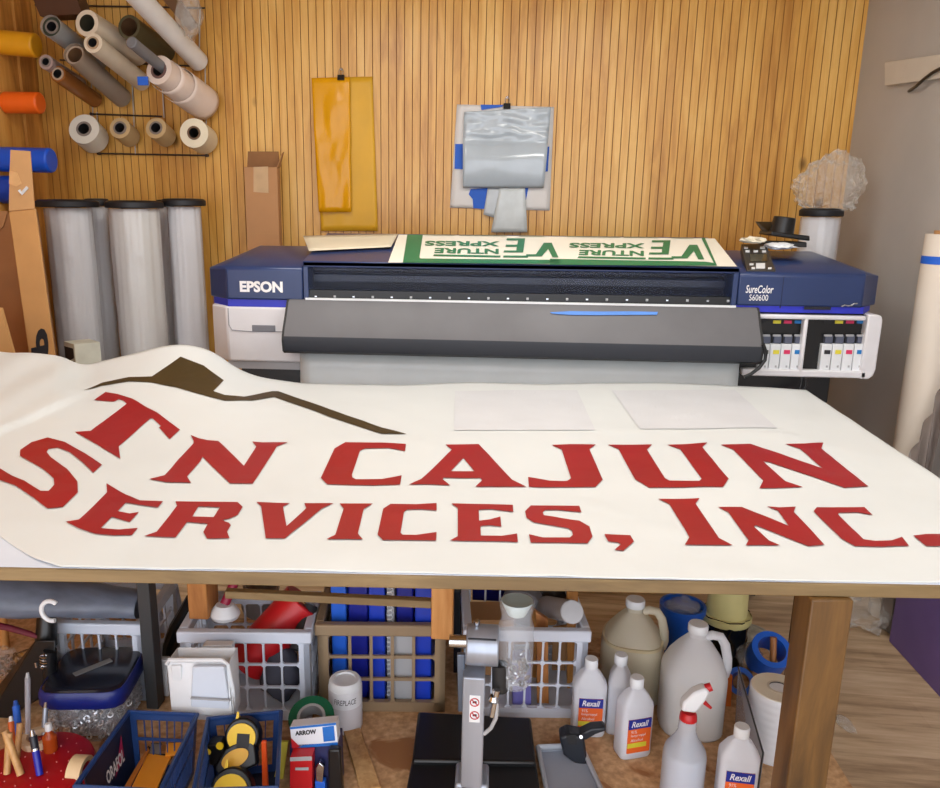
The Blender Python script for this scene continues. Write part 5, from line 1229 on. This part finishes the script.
# wooden slat lying on the shelf
q = [S(x, y_) for x, y_ in ((344, 736), (360, 733), (381, 792), (361, 795))]
tag(MB().prism(q, (0, 0, .014)).build('wooden_strip', m_stick, None, bevel=.001), 'plain wooden slat lying on the shelf in front of the jar', 'slat')
# jar
p = S(345, 728); rj = 17.5 / FPX * 1.98 * .93; p = V((p.x, S(345, 736).y + rj, SZ)); hj = top_z(345, 678, p.y) - SZ
g = thing('plastic_jar', 'round milky plastic jar with handwritten label on the shelf', 'jar', p)
m_milk = clear('milky_plastic', (206, 204, 210), .15, .35, transl=.35)
MB().lathe([(rj * .96, 0), (rj, .006), (rj * 1.0, hj * .52), (rj * .97, hj * .55), (rj * .97, hj * .85), (rj * .9, hj * .92)], n=36).build('body', pm('jar_milk', (206, 204, 210), .4, var=.05), g, local=True, smooth=True)
MB().lathe([(rj * .97, hj * .86), (rj * .95, hj * .95), (rj * .84, hj), (rj * .62, hj), (rj * .6, hj * .97), (rj * .2, hj * .97)], n=36).build('lid', m_white, g, local=True, smooth=True)
MB().lathe([(rj * .995, hj * .53), (rj * .995, hj * .86)], n=36).build('label_band', pm('jar_label', (224, 226, 232), .6, var=.02), g, local=True, smooth=True)
def arc(u, v, z0, z1, r, t0, t1): t = t0 + (t1 - t0) * u; return V((r * math.cos(t), r * math.sin(t), z0 + (z1 - z0) * v))
mb = MB(); textmap(mb, 'FIREPLACE', lambda u, v: arc(u, v, hj * .63, hj * .74, rj * 1.005, -math.pi / 2 - .5, -math.pi / 2 + .85), shear=.1)
mb.build('handwriting', m_text, g, local=True, fix=False)
# ---------------------------------------------------------------- grommet press
zb_ = SZ + .05
q = [Pz(x, y_, zb_) for x, y_ in ((418, 711), (531, 717), (536, 762), (412, 760))]
fr_ = [Pz(412, 760, zb_), Pz(536, 762, zb_)]
g = thing('grommet_press', 'steel grommet press with black base and clear hopper', 'press', ((q[0].x + q[1].x) / 2, q[3].y, SZ))
def low(p, z=SZ): return V((p.x, p.y, z))
MB().hexa([low(q[3]), low(q[2]), low(q[1]), low(q[0])], [q[3], q[2], q[1], q[0]]).build('base_plate', m_black, g, bevel=.006)
qf = [Pz(x, y_, zb_ - .012) for x, y_ in ((412, 759), (536, 761), (542, 800), (404, 800))]
MB().hexa([low(qf[3]), low(qf[2]), low(qf[1]), low(qf[0])], [qf[3], qf[2], qf[1], qf[0]]).build('front_plate', m_black, g, bevel=.004)
yp = Pz(472, 798, zb_).y
a, c = Py(461.5, 740, yp), Py(483.5, 740, yp); zt_ = top_z(472, 678, yp)
col = MB().bx(a.x, c.x, yp, yp + .05, zb_ - .01, zt_).build('column', m_steel, g, bevel=.003)
mb = MB(); mb.bx(a.x - .012, c.x + .014, yp + .0, yp + .07, zb_ - .012, zb_ + .03); mb.build('foot', m_steel, g, bevel=.006)
f0, f1 = Py(469, 722, yp - .001), Py(480.5, 696, yp - .001)
st = MB().bx(f0.x, f1.x, yp - .0012, yp, f0.z, f1.z).build('warning_sticker', m_white, col)
for py in (702.5, 715.5):
    pc = Py(474.6, py, yp - .002); mb = MB(); r_ = .0085
    mb.tube([pc + V((r_ * math.cos(t), 0, r_ * math.sin(t))) for t in [2 * math.pi * i / 24 for i in range(25)]], .0011, 5)
    mb.tube([pc + V((-r_ * .7, 0, r_ * .7)), pc + V((r_ * .7, 0, -r_ * .7))], .0011, 5); mb.build('prohibition_mark', m_red, col)
    mb = MB(); mb.bx(pc.x - .004, pc.x + .004, pc.y, pc.y + .0008, pc.z - .002, pc.z + .0025); mb.build('pictogram', m_text, col)
# head
y_h = yp + .01
a, c = Py(465.5, 657, y_h - .03), Py(499, 657, y_h - .03); zc_ = a.z - .008; rh_ = (top_z(480, 640, y_h) - top_z(480, 677, y_h)) / 2
MB().cyl((a.x, y_h + .03, zc_), (c.x, y_h + .03, zc_), rh_, n=36).build('head', m_steel, g, smooth=True, bevel=.003)
MB().bx(a.x + .002, c.x - .004, y_h - .0, y_h + .06, zc_ + rh_ * .6, top_z(480, 639, y_h)).build('head_cap', pm('cap_dark', (44, 48, 56), .35, var=.1), g, bevel=.006)
pk = Py(476.5, 635, y_h + .03)
MB().lathe([(.009, 0), (.007, .008), (.004, .010), (.004, .020), (.0065, .024), (.0065, .031), (.003, .034)], (pk.x, pk.y, pk.z), n=16).build('knob', m_chrome, g, smooth=True)
a, c = Py(449, 646.5, y_h), Py(466, 647, y_h)
MB().cyl((a.x, y_h + .02, a.z), (c.x, y_h + .02, c.z), .013, n=20).build('pivot', m_chrome, g, smooth=True)
q = [Py(x, y_, yp + .03) for x, y_ in ((457, 655), (465, 655), (464, 712), (458, 712))]
MB().prism(q, (0, .012, 0)).build('side_arm', pm('arm_blue_grey', (104, 116, 134), .4, metal=.5), g, bevel=.002)
# hopper
ph = Py(514, 684, yp + .05); zt_ = top_z(514, 600, ph.y); hh = zt_ - ph.z; rb = 16.5 / FPX * (ph.y + .3)
hop = MB().lathe([(rb * .75, 0), (rb * .98, .012), (rb, hh * .1), (rb, hh * .55), (rb * .94, hh * .62), (rb * .98, hh * .7), (rb * .8, hh * .8), (rb * .98, hh * .97), (rb * .9, hh)], ph, n=30).build('hopper', clear('clear_bottle', (210, 216, 224), .70, .06, transl=.1), g, smooth=True)
MB().lathe([(rb * .5, hh * .84), (rb * .86, hh * .985), (rb * .86, hh)], ph, n=30).build('hopper_base', pm('hopper_white', (214, 232, 232), .35), g, smooth=True)
mb = MB()
for k in range(34):
    p = ph + V((rnd.uniform(-.7, .7) * rb, rnd.uniform(-.7, .7) * rb, .01 + rnd.random() * .05)); d_ = V((rnd.uniform(-1, 1), rnd.uniform(-1, 1), rnd.uniform(-1, 1))).normalized() * .0015
    mb.pipe(p - d_, p + d_, .0075, .004, 10)
o = mb.build('loose_grommets', m_chrome, g, smooth=True); o['kind'] = 'stuff'
MB().cyl(Py(500, 690, yp + .03), Py(500, 664, yp + .03), .016, n=16).build('feed_block', m_dark, g, smooth=True)
MB().cyl(Py(497, 690, yp), Py(492, 716, yp), .006, n=12).build('feed_rod', m_chrome, g, smooth=True)
MB().lathe([(.008, 0), (.012, .006), (.008, .014)], Py(494, 702, yp), n=14).build('valve', m_chrome, g, smooth=True)
pts = [Py(x, y_, yp + .0) for x, y_ in ((494, 690), (497, 705), (496, 718), (491, 728), (484, 734))]
MB().tube(pts, .004).build('hose', m_lgrey, g, smooth=True)
# ---------------------------------------------------------------- what stands in the right crate
def slab(name, label, cat, pts, y, mat, th=.01, grp=None, z0=None):
    q = [Py(x, y_, y) for x, y_ in pts]
    for p in q[2:]: p.z = SZ + .008 if z0 is None else z0
    return tag(MB().prism(q, (0, th, 0)).build(name, mat, None, bevel=.001), label, cat, grp)
yc = c_right.y
m_w1 = wood('slat_amber', (150, 96, 40), (190, 132, 66), (214, 160, 92), 'Z', 5); m_w2 = wood('slat_brown', (124, 74, 36), (168, 110, 58), (198, 142, 86), 'Z', 5)
slab('wood_slat', 'amber wood slat at the right side of the crate behind the bottles', 'slat', [(567, 592), (578, 592), (581, 640), (570, 640)], yc + .12, m_w1, .02)
slab('wood_slat', 'dark brown slat leaning in the crate behind the hopper', 'slat', [(536, 612), (548, 620), (552, 640), (540, 640)], yc + .05, m_w2, .015)
slab('wood_slat', 'thin curved amber slat left of the dark brown one', 'slat', [(531, 606), (537, 612), (538, 640), (530, 640)], yc + .16, m_w1, .01)
slab('wood_slat', 'wide tan slat between brown and amber ones', 'slat', [(553, 628), (567, 626), (569, 650), (553, 650)], yc + .2, m_card, .01)
slab('printed_carton', 'small white and violet carton seen through the right crate', 'box', [(513, 661), (531, 660), (532, 690), (513, 690)], yc + .03, pm('carton_violet', (120, 116, 190), .5, var=.3), .05)
slab('cardboard_box', 'brown cardboard box standing in the crate behind the press', 'box', [(462, 620), (514, 620), (514, 660), (462, 660)], yc + .16, m_card, .1)
a, b = Py(572, 612, yc + .02), Py(545, 606, yc + .26)
g = thing('white_tube', 'white cardboard tube lying across the right crate with round end showing', 'tube', a)
MB().cyl(a, b, .028, n=24).build('tube', m_lgrey, g, smooth=True); MB().cyl(a - (b - a).normalized() * .002, a, .026, n=24).build('end_cap', pm('cap_grey', (186, 190, 196), .5), g)
a = Py(522, 606, 2.0); tag(MB().cyl((a.x, 1.98, a.z), (a.x + .02, 2.05, a.z + .02), .062, n=30).build('grey_disc', pm('disc_grey', (130, 132, 140), .6), None, smooth=True, bevel=.004), 'large grey disc leaning under the bench behind the hopper', 'disc')
a = Py(490, 602, 2.0); mb = MB(); mb.bx(a.x - .05, a.x + .08, 2.07, 2.11, a.z - .035, a.z + .06)
tag(mb.build('blue_binder', m_b2, None, bevel=.003), 'dark blue binder lying high behind the steel press', 'binder').location.z += 0
a = Py(553, 598, 1.98); mb = MB(); mb.ico((a.x, 2.02, a.z), (.06, .05, .035), .35, 2, 3, seed=21)
tag(mb.build('black_bag', m_black, None, smooth=True, angle=80), 'black bag crumpled above the right crate under the bench top', 'bag')
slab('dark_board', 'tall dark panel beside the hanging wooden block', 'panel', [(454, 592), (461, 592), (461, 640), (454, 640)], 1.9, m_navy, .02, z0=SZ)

# ---------------------------------------------------------------- alcohol bottles
m_bt = clear('bottle_milky', (240, 242, 248), .12, .35, transl=.4)
m_lblb, m_lblo, m_lbly = pm('label_blue', (24, 44, 150), .45), pm('label_orange', (236, 104, 40), .45, var=.05), pm('label_yellow', (224, 214, 60), .45)
def alcohol(label, loc, rz):
    g = thing('alcohol_bottle', label, 'bottle', loc, rz, 'rubbing alcohol bottles on the shelf')
    w, d, h = .039, .025, .126
    MB().lathe([(w * .94, 0), (w, .006), (w, h), (w * .98, h + .008), (w * .62, h + .032), (w * .36, h + .042), (w * .34, h + .048)], n=40, sy=d / w, sq=3).build('body', m_bt, g, local=True, smooth=True)
    MB().lathe([(w * .90, .006), (w * .95, .012), (w * .95, h * .86)], n=30, sy=d / w * .96, sq=3).build('liquid', pm('spirit', (238, 240, 246), .3, var=.02) if 'spirit' not in bpy.data.materials else bpy.data.materials['spirit'], g, local=True, smooth=True)
    MB().lathe([(.0145, h + .046), (.0155, h + .048), (.0155, h + .066), (.014, h + .069)], n=24).build('cap', m_white, g, local=True, smooth=True)
    y = -d - .0008
    def rect(nm, x0, x1, z0, z1, mat, o=0, par=None): 
        return MB().bx(x0, x1, y - .0006 - o, y + .003, z0, z1).build(nm, mat, par or g, local=True)
    lb = rect('label', -.027, .029, .018, .104, m_lblo)
    rect('label_header', -.027, .029, .08, .104, m_lblb, .0003, lb); rect('label_stripe', -.027, .02, .032, .044, m_lbly, .0003, lb)
    mb = MB(); textmap(mb, 'Rexall', face((-.02, y - .0013, .085), (1, 0, 0), (0, 0, 1), .042, .015), shear=.25, bold=.02)
    textmap(mb, '91%', face((-.02, y - .0013, .069), (1, 0, 0), (0, 0, 1), .014, .008)); textmap(mb, 'Isopropyl', face((-.02, y - .0013, .059), (1, 0, 0), (0, 0, 1), .036, .008)); textmap(mb, 'Alcohol', face((-.02, y - .0013, .048), (1, 0, 0), (0, 0, 1), .03, .007))
    mb.build('label_lettering', m_wtext, lb, local=True, fix=False)
    return g
ab = alcohol('alcohol bottle with front label standing before the other two near the white crate', S(633, 758) + V((0, .022, 0)), .32)
copy_tree(ab, S(588, 736) + V((0, .02, 0)), .02, 'alcohol bottle with front label right against the white crate')
copy_tree(ab, S(618, 734) + V((.0, .03, 0)), 1.35, 'alcohol bottle turned sideways between the other two')
copy_tree(ab, S(735, 812) + V((0, .015, 0)), -.08, 'alcohol bottle beside the spray bottle, cut by the frame below')
# ---------------------------------------------------------------- gallon jugs
def jug(label, loc, rz, w, h, tint, ltint, lvl):
    g = thing('gallon_jug', label, 'jug', loc, rz, 'big plastic jugs on the shelf')
    m1 = clear('jug_' + str(tint), tint, .22, .35, transl=.4); m2 = pm('jug_liquid_' + str(ltint), ltint, .3, var=.03)
    prof = [(w * .92, 0), (w, .008), (w, h * .52), (w * .98, h * .57), (w * .82, h * .67), (w * .56, h * .78), (w * .33, h * .86), (w * .26, h * .885), (w * .26, h * .93)]
    MB().lathe(prof, n=44, sq=.9).build('body', m1, g, local=True, smooth=True)
    MB().lathe([(r * .965, z + .003) for r, z in prof if z < h * lvl] + [(w * .96, h * lvl)], n=44, sq=.9).build('liquid', m2, g, local=True, smooth=True)
    MB().lathe([(w * .30, h * .925), (w * .31, h * .93), (w * .31, h * .985), (w * .28, h)], n=28).build('cap', m_white, g, local=True, smooth=True)
    pts = [V((w * .2, 0, h * .87)), V((w * .45, 0, h * .90)), V((w * .70, 0, h * .89)), V((w * .86, 0, h * .82)), V((w * .97, 0, h * .69)), V((w * .98, 0, h * .60)), V((w * .90, 0, h * .53))]
    MB().tube(pts, [.010, .011, .011, .011, .011, .012, .014], 12).build('handle', m1, g, local=True, smooth=True)
    mb = MB(); mb.hull([V((w * (.30 + .4 * a_), y_ * (1 - .2 * a_), h * (.86 - .23 * a_ + b_))) for a_ in (0, 1) for y_ in (-.012, .012) for b_ in (-.02, .0)]); 
    return g
z_ = SZ
p1_ = S(640, 700); p1_.y += .05
h1 = .30
jug('amber tinted gallon jug behind the alcohol bottles', V((Py(631, 660, 1.86).x, 1.86, SZ)), -.15, .078, top_z(641, 599, 1.86) - SZ, (234, 228, 208), (210, 196, 158), .62)
jug('clear gallon jug with white cap behind the spray bottle', V((Py(693, 680, 1.74).x, 1.74, SZ)), -.1, .075, top_z(693, 623, 1.74) - SZ, (246, 248, 252), (224, 218, 202), .52)
# ---------------------------------------------------------------- spray bottle
ys = 1.47; p = V((Py(686, 740, ys).x, ys, SZ)); k_ = FPX / 1.72
g = thing('spray_bottle', 'clear spray bottle with red and white trigger head', 'spray bottle', p)
zn = top_z(690, 718, ys) - SZ; w = .044
MB().lathe([(w * .95, 0), (w, .006), (w, zn - .085), (w * .93, zn - .072), (w * .55, zn - .045), (w * .42, zn - .03), (w * .40, zn)], n=32).build('body', clear('spray_clear', (214, 220, 230), .45, .2, transl=.3), g, local=True, smooth=True)
MB().lathe([(w * .93, .006), (w * .93, zn * .62)], n=32).build('liquid', pm('spray_fluid', (200, 206, 218), .25, var=.03), g, local=True, smooth=True)
Z = lambda x, y_: Py(x, y_, ys) - p
MB().lathe([(.0175, 0), (.018, .003), (.0165, .014), (.013, .018)], (0, 0, zn - .004) , n=24).build('collar', m_red, g, local=True, smooth=True)
h_ = MB(); out = [(680, 708), (682, 700), (692, 690), (704, 685), (709, 689), (705, 697), (698, 706), (694, 710)]
h_.prism([Z(x, y_) + V((0, .013, 0)) for x, y_ in out], (0, -.026, 0)); h_.build('trigger_head', m_white, g, local=True, bevel=.005)
n0 = Z(705.5, 688.5); MB().cyl(n0, n0 + (Z(711, 686) - Z(705, 688)), .009, .0085, n=16).build('nozzle', m_red, g, local=True, smooth=True)
MB().tube([Z(701, 697), Z(705, 703), Z(711, 708)], [.005, .0045, .003], 8).build('trigger', m_red, g, local=True, smooth=True)
# ---------------------------------------------------------------- tray with stapler
zt_ = SZ + .018
q = [Pz(x, y_, zt_) for x, y_ in ((538, 747), (581, 745), (604, 795), (548, 797))]
g = thing('metal_tray', 'shallow pale grey tray lying on the shelf beside the press', 'tray', (q[3].x, q[3].y, SZ))
MB().hexa([low(p) for p in (q[3], q[2], q[1], q[0])], [low(p, SZ + .006) for p in (q[3], q[2], q[1], q[0])]).build('bottom', pm('tray_grey', (160, 166, 180), .4, var=.04), g)
mb = MB(); mb.tube(q + [q[0]], .006, 8); mb.build('rim', pm('tray_rim', (190, 196, 206), .4), g, smooth=True)
for i in range(4):
    a, b = q[i], q[(i + 1) % 4]; MB().prism([low(a), low(b), b, a], (b - a).cross(V((0, 0, 1))).normalized() * .002).build('side', pm('tray_side', (150, 156, 166), .4) if 'tray_side' not in bpy.data.materials else bpy.data.materials['tray_side'], g)
p = Pz(575, 752, SZ + .02); yk = p.y
g = thing('hand_stapler', 'black hand stapler resting on the edge of the grey tray', 'stapler', (p.x, yk, SZ + .02))
K_ = lambda x, y_, dy=0: Py(x, y_, yk + dy)
MB().prism([K_(x, y_, .02) for x, y_ in ((558, 727), (566, 723), (582, 726), (584, 738), (586, 757), (578, 755), (570, 750), (562, 744))], (0, -.04, 0)).build('body', pm('stapler_black', (34, 38, 46), .4), g, bevel=.006)
MB().prism([K_(x, y_, .014) for x, y_ in ((578, 727), (590, 721), (603, 720), (605, 723), (594, 727), (584, 733))], (0, -.028, 0)).build('lever', bpy.data.materials['stapler_black'], g, bevel=.004)
MB().prism([K_(x, y_, -.022) for x, y_ in ((566, 735), (576, 734), (577, 744), (568, 744))], (0, -.002, 0)).build('side_plate', m_dark, g)
MB().cyl(K_(581, 737, -.022), K_(581, 737, -.028), .004, n=12).build('screw', m_chrome, g, smooth=True)
g['label'] = 'black hand stapler resting on the edge of the grey tray'
# ---------------------------------------------------------------- buckets and bags at the back right
yb_ = 2.02; a, c = Py(660, 615, yb_), Py(704, 615, yb_); r_ = (c.x - a.x) / 2; zt_ = top_z(682, 604, yb_)
g = thing('blue_bucket', 'blue bucket with clear film in its mouth behind the jugs', 'bucket', ((a.x + c.x) / 2, yb_, SZ))
MB().lathe([(r_ * .72, 0), (r_ * .74, .005), (r_ * .97, zt_ - SZ - .02), (r_ * 1.04, zt_ - SZ - .018), (r_ * 1.04, zt_ - SZ), (r_ * .92, zt_ - SZ), (r_ * .9, zt_ - SZ - .03), (r_ * .2, zt_ - SZ - .03)], n=36).build('body', pm('bucket_blue', (24, 88, 190), .4, var=.05), g, local=True, smooth=True)
mb = MB(); mb.ico((.0, -.0, zt_ - SZ - .01), (r_ * .75, r_ * .75, .025), .5, 2.5, 3, seed=9); mb.build('film', m_wrapd, g, local=True, smooth=True, angle=80)
a = Pz(722, 665, SZ); yb_ = 2.02; a, c = Py(701, 630, yb_), Py(748, 630, yb_); r_ = (c.x - a.x) / 2; zt_ = top_z(722, 612, yb_); x_ = (a.x + c.x) / 2
g = thing('trash_bin', 'bin lined with a black bag behind the clear jug', 'bin', (x_, yb_, SZ))
def bag(u, v):
    t = u * 2 * math.pi; k = r_ * (1 + .12 * noise(V((math.cos(t) * 3, math.sin(t) * 3, v * 5))) - .12 * (1 - v)); return V((x_ + k * math.cos(t), yb_ + k * math.sin(t), SZ + .002 + (zt_ - SZ) * v))
MB().grid(bag, 48, 24).build('black_bag', pm('bag_black', (18, 22, 22), .22, var=.3), g, smooth=True, angle=80)
MB().cyl((x_, yb_, SZ + .001), (x_, yb_, zt_ - .03), r_ * .8, n=24).build('bin_body', pm('bin_teal', (16, 92, 84), .5), g, smooth=True)
g = thing('yellow_tub', 'pale yellow tub turned over on the black bagged bin', 'tub', (x_, yb_, zt_ - .02))
z2 = top_z(722, 596, yb_) + .05
MB().lathe([(r_ * 1.02, 0), (r_ * 1.06, .005), (r_ * 1.06, .018), (r_ * .86, .022), (r_ * .8, z2 - zt_ + .02)], n=32).build('body', pm('tub_yellow', (206, 198, 136), .5, var=.05), g, local=True, smooth=True)
a = Py(758, 640, 2.05); mb = MB()
g = thing('clear_jar', 'clear ribbed plastic jar with lid beyond the shelf edge', 'jar', (a.x + .03, 2.2, 0)); zt_ = top_z(760, 632, 2.2)
MB().lathe([(.06, 0), (.062, .01), (.062, zt_ - .05), (.055, zt_ - .045)], n=36).build('body', m_wrap, g, local=True, smooth=True)
MB().lathe([(.066, zt_ - .045), (.068, zt_ - .04), (.068, zt_ - .015), (.06, zt_ - .005), (.03, zt_ + .003)], n=36).build('lid', pm('lid_pale', (196, 194, 176), .3, var=.2, scale=40), g, local=True, smooth=True)
# blue tape rolls with a wooden stick
g = thing('blue_tape_roll', 'large blue tape roll lying on the white roll pile', 'tape roll', (0, 0, 0))
p = Py(768, 655, 1.93); g.location = (p.x, 1.93, SZ)
MB().pipe(V((p.x, 1.93, p.z)) + V((0, -.022, .03)), V((p.x, 1.93, p.z)) - V((0, -.022, .03)), .05, .035).build('tape', pm('tape_bright', (24, 96, 206), .4, var=.08), g, smooth=True)
MB().bx(p.x - .04, p.x + .04, 1.91, 1.96, SZ, p.z - .045).build('support_box', m_card, g)
st = thing('wooden_stick', 'short wooden stick standing inside the large blue tape roll', 'stick', (p.x + .02, 1.92, p.z))
MB().cyl(Py(773, 664, 1.91), Py(773.5, 637, 1.93), .0085, n=14).build('shaft', m_w2, st, smooth=True)
p = Py(741, 682, 1.86); g = thing('blue_tape_roll', 'smaller blue tape roll beside the clear jug', 'tape roll', (p.x, 1.86, SZ))
MB().pipe(V((p.x, 1.86, p.z)) + V((-.01, -.02, .016)), V((p.x, 1.86, p.z)) - V((-.01, -.02, .016)), .034, .022).build('tape', bpy.data.materials['tape_bright'], g, smooth=True)
MB().bx(p.x - .02, p.x + .02, 1.85, 1.88, SZ, p.z - .025).build('support_box', m_card, g)
a = Py(749, 655, 1.95); mb = MB(); mb.ico((a.x, 1.97, a.z - .01), (.035, .03, .03), .5, 2.5, 3, seed=14)
tag(mb.build('film_wad', m_wrapd, None, smooth=True, angle=80), 'wad of clear film between black bag and blue tape roll', 'plastic film')
p = S(727, 715); 
for k, (x, c_, lb) in enumerate(((725, (214, 70, 30), 'red orange paint stick behind the clear jug'), (730, (222, 116, 40), 'amber paint stick next to the red orange one'))):
    q = [Py(x - 2.5, 676, 1.84 - .02 * k), Py(x + 2.5, 676, 1.84 - .02 * k)]
    tag(MB().prism([q[0], q[1], V((q[1].x + .004, q[1].y, SZ)), V((q[0].x + .004, q[0].y, SZ))], (0, .008, 0)).build('paint_stick', pm('paint_%d' % k, c_, .4), None), lb, 'stick')
# white roll at the right leg
yq = 1.66; a = Py(749, 700, yq); c = Py(806, 700, yq); r_ = (c.x - a.x) / 2 * .98; x_ = (a.x + c.x) / 2; zt_ = top_z(778, 688, yq)
g = thing('transfer_tape_roll', 'fat white transfer tape roll standing behind the bench leg', 'tape roll', (x_, yq, SZ))
H = zt_ - SZ; pr_ = []
for k in range(9):
    z0 = H * k / 9; pr_ += [(r_ * .985, z0 + .0005), (r_, z0 + .004), (r_, z0 + H / 9 - .004)]
MB().lathe(pr_ + [(r_ * .97, H), (r_ * .5, H)], n=44).build('roll', pm('transfer_white', (226, 228, 232), .45, var=.03), g, local=True, smooth=True)
MB().pipe((0, 0, H - .03), (0, 0, H + .003), r_ * .42, r_ * .34, mc=1).build('core', [pm('core_paper', (206, 196, 176), .6), m_dark], g, local=True, smooth=True)
MB().pipe((0, 0, H - .002), (0, 0, H + .002), r_ * .95, r_ * .42).build('top_face', pm('roll_top', (232, 222, 200), .55), g, local=True, smooth=True)
# smoked panel in front of it
q = [Py(736, 668, 1.74), Py(750, 700, 1.60), V((S(763, 795).x, S(763, 795).y + .03, SZ)), V((S(742, 795).x - .01, S(742, 760).y + .02, SZ))]
q = [Py(738, 667, 1.72), Py(763, 753, 1.50), V((Py(762, 753, 1.50).x, 1.50, SZ)), V((Py(736, 720, 1.72).x, 1.72, SZ))]
g = thing('smoked_sheet', 'translucent grey plastic panel standing beside the white roll', 'panel', (q[2].x, 1.6, SZ))
MB().prism(q, (.003, 0, 0)).build('panel', clear('smoke_panel', (180, 182, 190), .5, .2, transl=.3), g); MB().tube([q[0], q[1], q[2]], .0018, 6).build('edge', m_dark, g)
